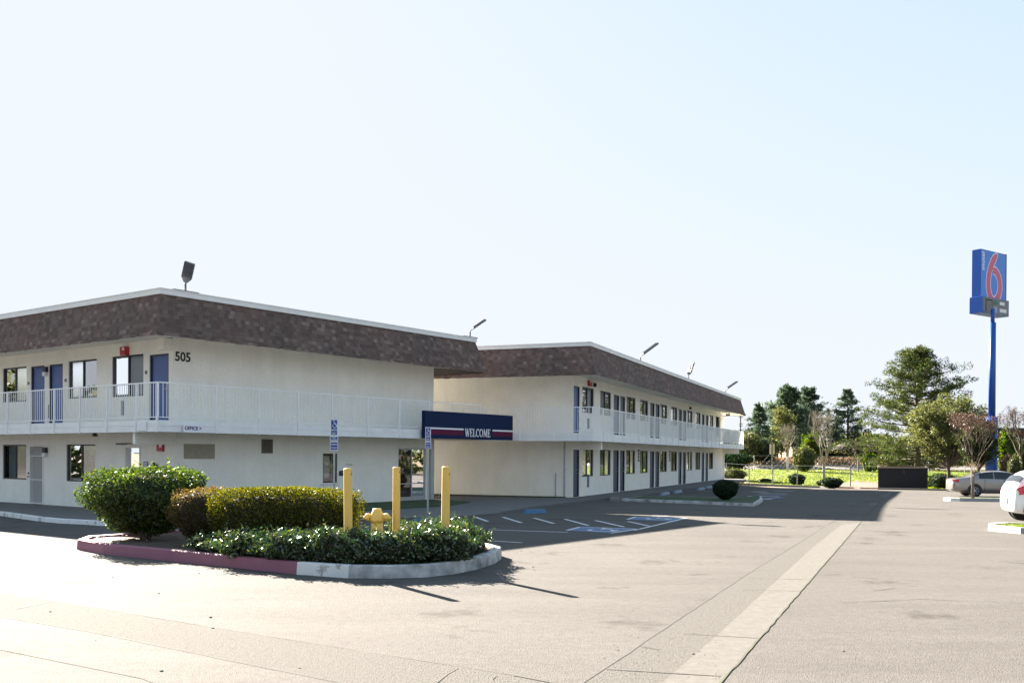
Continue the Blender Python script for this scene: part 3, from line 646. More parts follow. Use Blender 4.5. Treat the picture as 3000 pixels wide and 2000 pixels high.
# office side door with a dark glass
od = MB(); od.box(1.64, 1.70, -.12, .02, .08, 2.06, 0, F); od.box(2.43, 2.49, -.12, .02, .08, 2.06, 0, F); od.box(1.70, 2.43, -.12, .018, 2.0, 2.06, 0, F); od.box(1.70, 2.43, -.12, -.04, .08, .25, 0, F)
od = od.build('door', X['trimw'], wing); MB().add([F(1.7, -.08, .25), F(2.43, -.08, .25), F(2.43, -.08, 2.0), F(1.7, -.08, 2.0)], [(0, 1, 2, 3)]).build('pane', X['glassr'], od)
MB().add([F(1.6, -.5, 0), F(2.6, -.5, 0), F(2.6, -.5, 2.1), F(1.6, -.5, 2.1)], [(0, 1, 2, 3)]).build('room_interior', X['dark'], od)
cl = MB(); cl.tube([F(2.50, .03, 2.12), F(2.0, .20, 2.14), F(1.9, .03, 2.12)], .014, 6); cl.box(2.35, 2.9, .02, .06, 2.11, 2.15, 0, F); cl.build('door_closer', X['black'], od)
# office window and glass entrance on the end wall
ow = MB(); t = .05
for q in ((5.93, 6.60, .85, .90), (5.93, 6.60, 1.82, 1.87)): ow.box(q[0], q[1], -.10, -.03, q[2], q[3], 0, FE)
for q in ((5.93, 5.98), (6.55, 6.60)): ow.box(q[0], q[1], -.10, -.032, .90, 1.82, 0, FE)
ow.box(5.86, 6.67, -.02, .04, .79, .845, 1, FE)
ow = ow.build('window', [X['wframe'], X['trimw']], wing)
MB().add([FE(5.98, -.07, .9), FE(6.55, -.07, .9), FE(6.55, -.07, 1.82), FE(5.98, -.07, 1.82)], [(0, 1, 2, 3)]).build('pane', X['glasso'], ow)
bl = MB(); bl.box(6.12, 6.42, -.22, -.2, 1.02, 1.78, 0, FE); bl.box(6.50, 6.54, -.24, -.2, 1.0, 1.8, 0, FE); bl.build('blind', X['blind'] if 'blind' in X else X['white'], ow)
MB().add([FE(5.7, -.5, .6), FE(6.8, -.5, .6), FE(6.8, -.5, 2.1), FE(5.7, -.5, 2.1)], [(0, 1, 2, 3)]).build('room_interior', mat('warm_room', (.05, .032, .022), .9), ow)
gd = MB()
for a in (9.71, 10.46, 11.21): gd.box(a, a + .05, -.09, -.03, .09, 2.10, 0, FE)
gd.box(9.76, 11.21, -.088, -.032, 2.04, 2.10, 0, FE); gd.box(9.76, 11.21, -.088, -.032, .72, .76, 0, FE); gd.box(9.76, 11.21, -.088, -.032, .09, .24, 0, FE)
gd = gd.build('glass_entrance', X['alum'] if 'alum' in X else X['steel'], wing)
for p, q in ((9.76, 10.46), (10.51, 11.21)):
    MB().add([FE(p, -.06, .24), FE(q, -.06, .24), FE(q, -.06, 2.04), FE(p, -.06, 2.04)], [(0, 1, 2, 3)]).build('pane', X['glasso'], gd)
h = MB().tube([FE(10.40, -.03, 1.0), FE(10.40, .04, 1.0), FE(10.40, .04, 1.35), FE(10.40, -.03, 1.35)], .012, 6); h.build('door_handle', X['steel'], gd)
rm = MB(); rm.add([FE(9.3, -1.6, 0), FE(11.6, -1.6, 0), FE(11.6, -1.6, 2.4), FE(9.3, -1.6, 2.4)], [(0, 1, 2, 3)], 0); rm.add([FE(9.3, -.1, .07), FE(11.6, -.1, .07), FE(11.6, -1.6, .07), FE(9.3, -1.6, .07)], [(0, 1, 2, 3)], 1)
rm.box(10.0, 10.16, -1.4, -1.2, .07, 2.2, 2, FE); rm.box(9.95, 10.2, -1.1, -.9, 1.3, 1.6, 2, FE); rm.box(10.3, 11.4, -1.3, -.8, .07, .75, 3, FE)
rm.build('room_interior', [mat('lobby_wall', (.30, .25, .15), .9), X['dark'], X['black'], mat('lobby_sofa', (.08, .045, .05), .9)], gd)
# roof, balcony, rails, beams
mansard(wing, 0, W1, 0, LW, (EO, EO, 1.5, EO), (TI, TI, 1.145, TI), inner=1)
balcony(wing, -BAL, W1 + BAL, -1.29, LW, 0, 0, 0)
railing(wing, F, -1.29, LW, BAL + .02, [-1.27, -.24, 1.25, 2.73, 4.21, 5.67, 7.15, 8.6, 10.1, 11.6, 13.1, 14.6, 16.1, 17.6, 19.1, 20.6, 22.1])
railing(wing, FE, -BAL, W1 + BAL, 1.31, [.56, 2.11, 3.66, 5.12, 6.76, 8.35, 9.94, 11.27, 12.98])
bm = MB().box(-1.24, 0, -.02, .10, 2.10, ZB + .03); bm.build('beam', X['stucco'], wing)
bm = MB().box(-.30, -.0, .02, .34, ZE - .22, ZE + .13); bm.build('beam', X['stucco'], wing)
dp = MB().box(11.42, 11.62, -.05 - .07, -.002, .07, ZB + .02); dp.build('downpipe', X['steel'], wing)
v = MB(); v.box(.38, 1.48, -.04, .015, 1.68, 2.13, 0, FE)
for i in range(6): v.box(.43, 1.43, .004, .03, 1.72 + i * .065, 1.735 + i * .065, 0, FE)
v.build('louvre_vent', mat('vent_paint', (.36, .33, .27), .8), wing)
v = MB(); v.box(3.28, 3.74, -.04, .012, 1.86, 2.32, 0, FE)
for i in range(7): v.box(3.33 + i * .055, 3.345 + i * .055, .004, .03, 1.89, 2.29, 0, FE)
v.build('louvre_vent', mat('vent_dark', (.17, .155, .13), .8), wing)
for a, z in ((2.62, 3.02), (7.0, 3.02)): MB().box(a - .05, a + .05, 0, .03, z, z + .45, 0, F).build('wall_slot', X['grey'], wing)
for a, z in ((1.36, 4.30), (5.98, 4.25), (8.42, 4.25)):
    MB().box(a - .06, a + .06, .0, .012, z - .05, z + .05, 0, F).build('room_number_plate', X['grey'], wing)
MB().box(.05, .11, .0, .03, .1, ZB, 0, FE).build('wall_joint_cover', X['stucco'], wing)
# stucco panel joints
jt = MB()
for a in (1.35, 2.57, 3.79, 5.0, 7.6, 8.85, 10.1): jt.box(a - .012, a + .012, 0, .006, ZF, ZE + .05, 0, FE)
for a in (1.95, 4.4, 7.5, 8.85): jt.box(a - .012, a + .012, 0, .006, .08, ZB, 0, FE)
jt.build('wall_joint', X['stucco'], wing)

# ---- rear wing
wb = empty('motel_building', (*C2, 0), math.pi / 2 - A2); tag(wb, 'long two-storey motel wing set further back, running away beside the parking lane', 'building', 'wings of the motel')
WW = 10.9; F2 = FL['end']; F2E = FL['w2E']
elems = [('d', -.02, .88), ('w', 1.25, 2.98), ('w', 4.0, 5.83), ('d', 6.27, 7.30), ('d', 7.5, 8.42), ('w', 8.7, 10.5), ('w', 11.5, 13.3), ('d', 13.75, 14.8), ('d', 15.05, 16.05), ('w', 16.25, 18.05), ('w', 19.1, 20.9), ('d', 21.3, 22.3), ('d', 22.6, 23.6), ('w', 23.9, 25.7), ('w', 26.75, 28.6), ('d', 29.05, 30.05), ('d', 30.55, 31.55), ('w', 31.9, 33.6)]
ops = []
for k_, a, b_ in elems:
    if k_ == 'w': ops += [(a, b_, 3.74, 4.87), (a, b_, .92, 2.14)]
    else: ops += [(max(a, .03), b_, ZF + .01, ZF + 2.06), (max(a, .03), b_, .08, 2.12)]
ops += [(34.7, 36.7, ZF + .6, 4.9)]
mb = MB(); wall_with_openings(mb, F2, 0, L2, -.25, ZE + .2, ops)
mb.add([(0, 0, -.2), (0, WW, -.2), (0, WW, ZE + .2), (0, 0, ZE + .2), (L2, 0, -.5), (L2, WW, -.5), (L2, WW, ZE + .2), (L2, 0, ZE + .2)], [(0, 1, 2, 3), (4, 5, 6, 7), (1, 5, 6, 2)])
mb.build('wall', X['stucco'], wb)
rr = [True, False, False, True, False, True, False, True, True]
i = 0
for k_, a, b_ in elems:
    if k_ == 'w':
        window(F2, a, b_, 3.74, 4.87, wb, not rr[i % 9] if i else False, bright=(i % 3 == 1)); window(F2, a, b_, .92, 2.14, wb, rr[i % 9], bright=(i % 4 == 2)); i += 1
    else:
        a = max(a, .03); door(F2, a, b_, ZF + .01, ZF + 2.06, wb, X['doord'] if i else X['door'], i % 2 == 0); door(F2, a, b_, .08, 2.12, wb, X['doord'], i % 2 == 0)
c_ = MB().box(34.7, 36.7, -.5, -.45, ZF + .6, 4.9, 0, F2); c_.build('stairwell_screen', X['curtainx'], wb)
o2 = 1.62
mansard(wb, 0, L2, 0, WW, (EO + .31, EO, EO, .6), (TI + .31, TI, TI, .25))
balcony(wb, -o2, L2 + o2, -BAL, WW, 0, 0, 0)
railing(wb, F2, -o2, L2 + o2, BAL + .02, [-1.6] + [-.1 + 1.5 * q for q in range(27)] + [L2 + o2 - .02])
railing(wb, F2E, -BAL, WW - .2, o2 + .02, [-.8, .3, 1.8, 3.3, 4.8, 6.3, 7.8])
br = MB().box(-1.24, -.02, -1.24, .10, 2.12, ZB + .03) if False else MB().box(-.02, .12, -1.24, 0, 2.10, ZB + .03)
br.build('beam', X['stucco'], wb)
MB().box(L2 - .14, L2 + .0, -1.24, 0, 2.06, ZB + .03).build('beam', X['stucco'], wb)
MB().box(L2 - .12, L2 + .04, -.12, .1, -.3, 2.06).build('column', X['stucco'], wb)
for z0, z1 in ((.45, 1.02), (3.05, 3.5)): MB().box(2.03, 2.2, 0, .04, z0, z1, 0, F2).build('wall_slot', X['grey'], wb)
for a, z in ((2.85, 5.02), (24.6, 5.0)): MB().box(a, a + .16, 0, .12, z - .06, z + .10, 0, F2).build('soffit_lamp', X['black'], wb)
for a in (11.05, 18.65):
    mm = MB()
    for q in range(4): mm.box(a, a + .22, 0, .03, 1.55 + q * .17, 1.68 + q * .17, 0, F2)
    mm.build('meter_panel', X['wood'], wb)
MB().box(-.03, -.0, .35, .42, .07, ZB, 0).build('conduit', X['steel'], wb)
MB().box(-.05, -.0, .75, .79, .07, 1.1, 0).build('conduit', X['steel'], wb)
MB().box(36.0, 36.5, -.8, -.5, ZE - .14, ZE + .02, 0).build('soffit_lamp', X['tan'], wb)
# walkway bridging the two wings behind the blue sign
bg_ = [w1(W1 + BAL, -1.0), w2(-1.62, 3.6), w2(-1.62, 6), w1(W1 + BAL, 3)]
inv = wb.matrix_basis.copy() if False else Matrix.Translation((*C2, 0)) @ Matrix.Rotation(math.pi / 2 - A2, 4, 'Z')
inv = inv.inverted(); pl = [(inv @ Vector((x, y, 0)))[:2] for x, y in bg_]
MB().prism(pl, ZB + .02, ZF - .012).build('walkway_bridge', X['soffit'], wb)

# ---- floodlights on the roofs
def s_at(W, px, t):
    X0, A_ = (C1, A1) if W == 1 else (C2, A2); r = ray(px, 1000); v_ = (-math.cos(A_), math.sin(A_)); u_ = (math.sin(A_), math.cos(A_))
    k_ = (t + X0[0] * v_[0] + X0[1] * v_[1]) / (r.x * v_[0] + r.y * v_[1]); return (r.x * k_ - X0[0]) * u_[0] + (r.y * k_ - X0[1]) * u_[1]
def floodlight(px, py, W, s, t, yaw, tilt, label, hw=.30, hh=.56, roll=0):
    s = s_at(W, px, t)
    x, y = (w1 if W == 1 else w2)(s, t); o = empty('floodlight', (x, y, ZR)); tag(o, label, 'floodlight', 'floodlights on the roof edge')
    base = math.pi / 2 - (A1 if W == 1 else A2)
    ca, sa = math.cos(base), math.sin(base); T = lambda p, q, z: (p * ca - q * sa, p * sa + q * ca, z)
    MB().box(-.42, .42, -.06, .06, .005, .045, 0, T).build('mounting_plank', X['grey'], o)
    MB().tube([(0, 0, .045), (0, 0, .22), (.03 * math.sin(yaw), .03 * math.cos(yaw), .30)], .03, 8).build('neck', X['grey'], o)
    Rm = Matrix.Translation((0, 0, .28)) @ Matrix.Rotation(-yaw, 4, 'Z') @ Matrix.Rotation(tilt, 4, 'X') @ Matrix.Rotation(roll, 4, 'Y')
    T2 = lambda p, q, z: tuple(Rm @ Vector((p, q, z)))
    hd = MB(); hd.box(-hw / 2, hw / 2, -.045, .03, .14, .14 + hh, 0, T2); hd.add([T2(-hw / 2, -.03, .14), T2(hw / 2, -.03, .14), T2(hw / 2, .02, .14), T2(-hw / 2, .02, .14), T2(-.05, -.02, 0), T2(.05, -.02, 0), T2(.05, .02, 0), T2(-.05, .02, 0)], [(0, 1, 5, 4), (1, 2, 6, 5), (2, 3, 7, 6), (3, 0, 4, 7), (4, 5, 6, 7)])
    for i in range(9): a = -hw / 2 + .02 + i * (hw - .04) / 8; hd.box(a - .006, a + .006, -.07, -.045, .17, .11 + hh, 0, T2)
    hd.build('lamp_head', X['grey'], o, bevel=.008)
    MB().box(-hw / 2 + .02, hw / 2 - .02, .03, .036, .17, .11 + hh, 0, T2).build('lens', X['wht2'], o)
    return o
floodlight(543, 850, 1, .55, -1.05, R(0), R(22), 'broad floodlight standing on the roof edge above the number 505', .30, .47, R(19))
floodlight(1377, 985, 1, 12.2, -1.05, R(75), R(-55), 'tilted floodlight at the roof corner above the blue welcome sign', .26, .62)
floodlight(1877, 1050, 2, 7.6, -1.05, R(70), R(-55), 'floodlight on the rear wing roof, nearest its front corner', .26, 1.0)
floodlight(2018, 1104, 2, 19.4, -1.05, R(45), R(-28), 'small stubby floodlight midway along the rear wing roof', .30, .75)
floodlight(2127, 1148, 2, 33.1, -1.05, R(70), R(-58), 'floodlight on the rear wing roof, nearest the far trees', .26, 1.0)

# ---- signs and fittings fixed to the motel
def on_w1(s, t, z=0): x, y = w1(s, t); return (x, y, z)
u1 = Vector((math.sin(A1), math.cos(A1), 0)); v1 = Vector((-math.cos(A1), math.sin(A1), 0))
Z = Vector((0, 0, 1))
o = empty('house_number', on_w1(.33, -.002, 4.78)); tag(o, 'black numerals 505 on the cream end wall beside the corner door', 'house number', SG)
x0 = Vector(on_w1(.30 + .0, -.012, 4.66)); pass
pn = MB(); T = lambda a, d, z: tuple(u1 * a - v1 * d + Z * z)
pn.box(-.27, .27, 0, .012, -.23, .09, 0, T); pn.build('plaque', X['stucco'], o)
text_mesh('505', .385, .004, 'numerals', X['black'], o, basis(tuple(-v1 * .018 + Z * (-.07)), u1, Z), .010, sx=.95)
# OFFICE board on the balcony edge
o = empty('office_sign', on_w1(-.29, -1.36, 2.54)); tag(o, 'small white board reading OFFICE with an arrow on the balcony edge', 'sign', SG)
MB().box(-.32, .32, .03, .05, -.10, .13, 0, T).build('board', X['wht2'], o)
text_mesh('OFFICE >', .145, .003, 'lettering', X['lilac'], o, basis(tuple(-v1 * .054 + Z * .015), u1, Z), .003, sx=.95)
# small blank slatted notice on the fascia near the corner
o = empty('notice_board', on_w1(-1.352, -.55, 2.58)); tag(o, 'small white slatted panel on the balcony edge left of the office board', 'panel', SG)
T1 = lambda a, d, z: tuple(v1 * a - u1 * d + Z * z)
nb = MB(); nb.box(-.22, .22, 0, .03, -.11, .14, 0, T1)
for i in range(4): nb.box(-.2, .2, .03, .036, -.08 + i * .055, -.065 + i * .055, 0, T1)
nb.build('board', X['wht2'], o)
# WELCOME sign
o = empty('welcome_sign', on_w1(9.46, -1.385, 2.45)); tag(o, 'long navy sign panel with WELCOME and white and maroon stripes over the entrance', 'sign', SG)
LS, HS = 5.40, 1.01
MB().box(0, LS, 0, .16, 0, HS, 0, T).build('panel', X['navy'], o, bevel=.01)
for a_, b_ in ((.02, 2.22), (4.03, LS - .02)):
    MB().box(a_, b_, .162, .168, .345, .405, 0, T).build('white_stripe', X['wht2'], o)
    MB().box(a_, b_, .161, .166, .14, .33, 0, T).build('maroon_stripe', X['maroon'], o)
# serif capitals from strokes
def serif_word(word, h, parent, org, ax, name, m, depth=.006, wf=1.0):
    mb = MB(); x = 0; TH, TN, SF = .17 * h, .075 * h, .06 * h
    def bar(p, q, wdt):
        p, q = Vector(p), Vector(q); d = (q - p).normalized(); n = Vector((-d.y, d.x)) * wdt / 2
        put([p + n, p - n, q - n, q + n])
    def put(P, z=0): mb.prism([(x + a.x * wf, a.y) for a in P], 0, depth, 0, lambda a, b_, c_: tuple(Vector(org) + Vector(ax) * a + Z * b_ - v1 * c_))
    def ser(cx, y, w_): bar((cx - w_ / 2, y), (cx + w_ / 2, y), SF)
    def ring(cx, a0, a1, rx, ry):
        n = 18; P = [(cx + rx * math.cos(a0 + (a1 - a0) * i / n), h / 2 + ry * math.sin(a0 + (a1 - a0) * i / n)) for i in range(n + 1)]
        for i in range(n):
            am = a0 + (a1 - a0) * (i + .5) / n; wd = TN + (TH - TN) * abs(math.cos(am)); bar(P[i], Vector(P[i]).lerp(Vector(P[i + 1]), 1.15), wd)
    for ch in word:
        if ch == 'W':
            bar((.08 * h, h), (.33 * h, 0), TH); bar((.33 * h, 0), (.52 * h, h * .95), TN); bar((.48 * h, h * .95), (.74 * h, 0), TH); bar((.74 * h, 0), (.97 * h, h), TN)
            ser(.1 * h, h - SF / 2, .26 * h); ser(.5 * h, h - SF / 2, .22 * h); ser(.97 * h, h - SF / 2, .22 * h); adv = 1.12
        elif ch in 'EL':
            bar((.16 * h, 0), (.16 * h, h), TH); ser(.16 * h, h - SF / 2, .32 * h); bar((.04 * h, SF / 2), (.60 * h, SF / 2), TN); bar((.58 * h, 0), (.60 * h, .26 * h), TN)
            if ch == 'E': bar((.16 * h, h - SF / 2), (.58 * h, h - SF / 2), TN); bar((.57 * h, h), (.57 * h, .78 * h), TN); bar((.2 * h, .52 * h), (.45 * h, .52 * h), TN); bar((.45 * h, .40 * h), (.45 * h, .64 * h), TN * .8)
            adv = .72
        elif ch == 'C': ring(.42 * h, R(48), R(312), .34 * h, .46 * h); bar((.66 * h, .72 * h), (.66 * h, .98 * h), TN); adv = .80
        elif ch == 'O': ring(.46 * h, 0, 2 * math.pi, .37 * h, .46 * h); adv = .96
        elif ch == 'M':
            bar((.16 * h, 0), (.18 * h, h), TN); bar((.2 * h, h), (.5 * h, .1 * h), TH); bar((.5 * h, .1 * h), (.80 * h, h), TN); bar((.84 * h, 0), (.84 * h, h), TH)
            ser(.16 * h, SF / 2, .24 * h); ser(.84 * h, SF / 2, .32 * h); ser(.18 * h, h - SF / 2, .24 * h); ser(.84 * h, h - SF / 2, .28 * h); adv = 1.06
        x += adv * h * wf
    return mb.build(name, m, parent)
serif_word('WELCOME', .315, o, tuple(u1 * 2.31 - v1 * .163 + Z * .10), u1, 'lettering', X['wht2'], wf=.83)
# extinguisher signs, cabinet, plaque, lamps, keypad
def small_box(name, label, cat, org, Tf, w_, hh, dp, m, parts=(), group=None):
    o = empty(name, org); tag(o, label, cat, group); MB().box(-w_ / 2, w_ / 2, 0, dp, -hh / 2, hh / 2, 0, Tf).build('housing', m, o, bevel=.004)
    for (nm, a0, a1, z0, z1, mm) in parts: MB().box(a0, a1, dp + .001, dp + .006, z0, z1, 0, Tf).build(nm, mm, o)
    return o
RG = 'red fire extinguisher signs on the motel'
fs = [('marking', -.10, .02, .02, .10, X['wht2']), ('stripe', -.12, .12, -.10, -.06, X['pink'])]
small_box('extinguisher_sign', 'red sign on the wall above the upper corner window of the near wing', 'sign', on_w1(0, 2.42, 5.0), T1, .30, .26, .14, X['red'], fs, RG)
small_box('extinguisher_sign', 'red sign low on the wall between the dark office door and the building corner', 'sign', on_w1(0, .57, 2.0), T1, .32, .20, .06, X['red'], fs, RG)
u2 = Vector((math.sin(A2), math.cos(A2), 0)); v2 = Vector((-math.cos(A2), math.sin(A2), 0))
T3 = lambda a, d, z: tuple(u2 * a - v2 * d + Z * z)
small_box('extinguisher_sign', 'red sign above the first upper window of the rear wing', 'sign', (*w2(2.2, 0), 5.06), T3, .42, .24, .10, X['red'], fs, RG)
small_box('notice_plate', 'small dark plate beside the dark glass office door', 'sign', on_w1(0, 1.36, 1.52), T1, .25, .14, .012, X['lilac'], [('print', -.09, .09, .015, .045, X['wht2']), ('print', -.09, .09, -.045, -.015, X['wht2'])])
o = small_box('extinguisher', 'black fire extinguisher hanging on the wall below the low red sign', 'fire extinguisher', on_w1(0, .80, 1.48), T1, .12, .05, .03, X['black'])
MB().tube([T1(0, .09, -.42), T1(0, .09, -.02), T1(0, .09, .02), T1(0, .09, .08)], [.07, .07, .03, .03], 12).build('cylinder', X['black'], o, smooth=True)
MB().tube([T1(.05, .09, .06), T1(.13, .09, -.02), T1(.12, .09, -.30)], .012, 6).build('hose', X['black'], o)
small_box('keypad', 'small black intercom box beside the narrow office window', 'keypad', on_w1(6.79, 0, 1.18), T, .20, .17, .05, X['black'], [('screen', -.05, .05, 0, .05, X['grey'])])
small_box('notice_plate', 'faint white paper notice on the end wall right of the narrow window', 'sign', on_w1(7.15, 0, 1.48), T, .5, .12, .008, X['stucco'], [('print', -.16, .16, -.01, .012, X['grey'])])
for org, lab in ((on_w1(0, 7.20, 4.60), 'square wall lamp between the paired upper blue doors'), (on_w1(0, 7.22, 1.86), 'wall lamp above the barred ground-floor door')):
    o = empty('wall_lamp', org); tag(o, lab, 'wall lamp', 'wall lamps of the motel')
    MB().box(-.10, .10, 0, .10, -.02, .16, 0, T1).build('housing', X['dframe'], o, bevel=.01); MB().box(-.08, .08, .012, .13, -.16, -.02, 0, T1).build('lamp_glass', X['wht2'], o, bevel=.02)
o = empty('security_camera', on_w1(-.7, 3.0, ZB)); tag(o, 'small black camera under the balcony near the office door', 'camera')
MB().tube([(0, 0, .03), (0, 0, -.03)], [.07, .05], 12).build('mount', X['black'], o); MB().tube([tuple(-v1 * .12 + Z * -.06), tuple(v1 * .1 + Z * -.05)], .035, 8).build('housing', X['black'], o)

# ================================================================== ACCESSIBLE PARKING SIGNS
def isa(parent, T_, cx, cz, s, m, d):
    mb = MB()
    for q in isa_path(s):
        for a, b_ in zip(q, q[1:]):
            a, b_ = Vector(a), Vector(b_); dd = (b_ - a).normalized(); n = Vector((-dd.y, dd.x)) * .045 * s; e_ = dd * .02 * s
            mb.prism([tuple(p + Vector((cx, cz))) for p in (a + n - e_, a - n - e_, b_ - n + e_, b_ + n + e_)], d, d + .003, 0, lambda a_, b2, c_: T_(a_, c_, b2))
    mb.prism([(cx + (-.03 + .075 * math.cos(t_)) * s, cz + (.48 + .075 * math.sin(t_)) * s) for t_ in np.linspace(0, 2 * math.pi, 12, endpoint=False)], d, d + .003, 0, lambda a_, b2, c_: T_(a_, c_, b2))
    mb.build('wheelchair_symbol', m, parent)
def parking_sign(px, Y, top, bot, van, label, wpx, yaw, zbase):
    c0 = atd(px, top, Y); zt = c0.z; sc = Y / F_PX; W_ = wpx * sc
    o = empty('parking_sign', (c0.x, Y, zbase)); tag(o, label, 'sign', 'blue accessible parking signs')
    ax = Vector((math.cos(yaw), math.sin(yaw), 0)); nv = Vector((math.sin(yaw), -math.cos(yaw), 0))
    Tq = lambda a, d, z: tuple(ax * a + nv * d + Z * z)
    MB().box(-.028, .028, -.028, .028, 0, zt - zbase - .02, 0, Tq).build('post', X['steel'], o)
    zc = zt - zbase; H = (bot - top) * sc
    if van: rows = [(0, .52, 'a'), (.535, .70, 'v'), (.715, 1, 'f')]
    else: rows = [(0, .66, 'a'), (.675, 1, 'f')]
    for f0, f1, ty in rows:
        z1, z0 = zc - f0 * H, zc - f1 * H; hw = W_ / 2 * (1.0 if ty == 'a' else 1.12); h_ = z1 - z0
        pl_ = MB().box(-hw, hw, .03, .036, z0, z1, 0, Tq).build('sign_plate', X['wht2'], o)
        MB().box(-hw + .018, hw - .018, .036, .039, z0 + .018, z1 - .018, 0, Tq).build('blue_field', X['blue'], pl_)
        B = lambda z: basis(Tq(0, .0405, z), ax, Z)
        if ty == 'a':
            isa(pl_, Tq, -.0, z0 + h_ * .70, h_ * .42, X['wht2'], .0395)
            text_mesh('PARKING', h_ * .17, .0015, 'lettering', X['wht2'], pl_, B(z0 + h_ * .34), .001, sx=W_ * .92 / (h_ * .17 * 4.6))
            text_mesh('ONLY', h_ * .19, .0015, 'lettering', X['wht2'], pl_, B(z0 + h_ * .13), .001, sx=W_ * .62 / (h_ * .19 * 2.75))
        elif ty == 'v':
            text_mesh('VAN', h_ * .38, .0015, 'lettering', X['wht2'], pl_, B(z0 + h_ * .68), .001)
            text_mesh('ACCESSIBLE', h_ * .30, .0015, 'lettering', X['wht2'], pl_, B(z0 + h_ * .28), .001, sx=hw * 1.8 / (h_ * .30 * 6.4))
        else:
            text_mesh('MINIMUM', h_ * .24, .0015, 'lettering', X['wht2'], pl_, B(z0 + h_ * .68), .001, sx=hw * 1.55 / (h_ * .24 * 4.8))
            text_mesh('FINE $250', h_ * .24, .0015, 'lettering', X['wht2'], pl_, B(z0 + h_ * .30), .001, sx=hw * 1.6 / (h_ * .24 * 5.3))
parking_sign(979.5, 27.0, 1228, 1319, True, 'taller blue sign with the van accessible plate, standing before the end wall', 21, R(4), .05)
parking_sign(1254.5, 29.5, 1251, 1314, False, 'blue accessible parking sign in front of the welcome panel without van plate', 16, R(4), .05)

# ================================================================== PLANTER ISLAND
isl = [at(224, 1608), at(300, 1623), at(500, 1643), at(700, 1664), at(868, 1682), at(1020, 1693), at(1140, 1694), at(1250, 1690), at(1330, 1681), at(1400, 1667), at(1450, 1650), at(1468, 1638), (-.17, 17.5), (-.38, 18.1), (-1.3, 19.3), (-3.0, 20.5), (-5.8, 22.0), (-6.5, 21.8), (-7.9, 20.1), (-8.45, 19.35)]
cen = Vector((-4.2, 18.2))
pi_ = empty('planter_island', (0, 0, 0)); tag(pi_, 'raised planting island with maroon and worn white kerb in the near lot', 'planter')
kerb_run(isl, .15, .19, [X['kerbr'], X['kerbg'], X['kerbw']], 'kerb', seg_mat=lambda i: 0 if (i < 4 or i >= 17) else (2 if i == 4 else 1), closed=True, parent=pi_)
n = len(isl); inn = []
for i, p in enumerate(isl):
    a, c_ = isl[i - 1], isl[(i + 1) % n]; d = Vector((c_[0] - a[0], c_[1] - a[1])).normalized(); inn.append((p[0] - d.y * .13, p[1] + d.x * .13))
mu = MB(); gr = 26
def inside(x, y, P):
    c_ = False; j = len(P) - 1
    for i in range(len(P)):
        if (P[i][1] > y) != (P[j][1] > y) and x < (P[j][0] - P[i][0]) * (y - P[i][1]) / (P[j][1] - P[i][1]) + P[i][0]: c_ = not c_
        j = i
    return c_
drape('soil', inn, .125, X['mulch'], .35, kind=None, hfun=lambda x, y: .035 * math.sin(x * 3.1 + 1) * math.sin(y * 2.7) + random.uniform(0, .02)).parent = pi_
# fallen leaves and bark chips on the soil
P = []
while len(P) < 900:
    x, y = random.uniform(-8.5, 0), random.uniform(14.5, 22)
    if inside(x, y, inn): P.append((x, y, .15 + .035 * math.sin(x * 3.1 + 1) * math.sin(y * 2.7) + .02))
lf = leaves('fallen_leaves', P, [(0, 0, 1)] * len(P), .05, .6, leafmat('dead_leaves', [(.05, .03, .02), (.16, .11, .07), (.28, .21, .15)], .1, .05), None, .8); tag(lf, 'brown fallen leaves and chips on the island soil', 'leaf litter', kind='stuff')

LEAF = {}
LEAF['shrub'] = leafmat('shrub_leaf', [(.012, .030, .008), (.024, .055, .010), (.05, .085, .012), (.10, .13, .018)], .45, .035, .40)
LEAF['hedge'] = leafmat('hedge_leaf', [(.024, .036, .010), (.05, .066, .012), (.10, .105, .014), (.14, .125, .02)], .36, .015)
LEAF['brown'] = leafmat('bronze_leaf', [(.035, .038, .012), (.07, .055, .018), (.11, .07, .03), (.09, .09, .018)], .5, .02)
LEAF['cover'] = leafmat('cover_leaf', [(.008, .028, .010), (.015, .042, .014), (.03, .055, .014), (.075, .09, .016)], .30, .085, .34)
LEAF['dk'] = leafmat('dark_bush_leaf', [(.006, .018, .006), (.012, .03, .01), (.022, .045, .012)], .25, .015)
LEAF['dkg'] = leafmat('dark_green_leaf', [(.014, .026, .010), (.03, .045, .014), (.06, .075, .02)], .3, .015)
LEAF['con'] = leafmat('conifer_needles', [(.035, .060, .042), (.06, .092, .058), (.09, .125, .07)], .35, .01)
LEAF['pine'] = leafmat('pine_needles', [(.02, .034, .014), (.042, .060, .020), (.085, .098, .032)], .35, .01)
LEAF['oak'] = leafmat('yellowish_leaf', [(.04, .055, .020), (.085, .10, .032), (.16, .17, .07)], .36, .015, .5)
LEAF['lime'] = leafmat('lime_leaf', [(.05, .09, .010), (.09, .14, .018)], .4, .01)
LEAF['mix'] = leafmat('scrub_leaf', [(.03, .046, .018), (.06, .078, .028), (.115, .11, .055)], .38, .01)
LEAF['rust'] = leafmat('dry_seed_heads', [(.045, .028, .020), (.08, .052, .040), (.14, .10, .082)], .3, .02)
LEAF['straw'] = leafmat('dry_grass', [(.13, .088, .05), (.18, .13, .075), (.24, .185, .11)], .3, .01)
LEAF['fgrass'] = leafmat('field_blades', [(.06, .105, .008), (.11, .155, .014), (.15, .16, .04)], .4, .01)

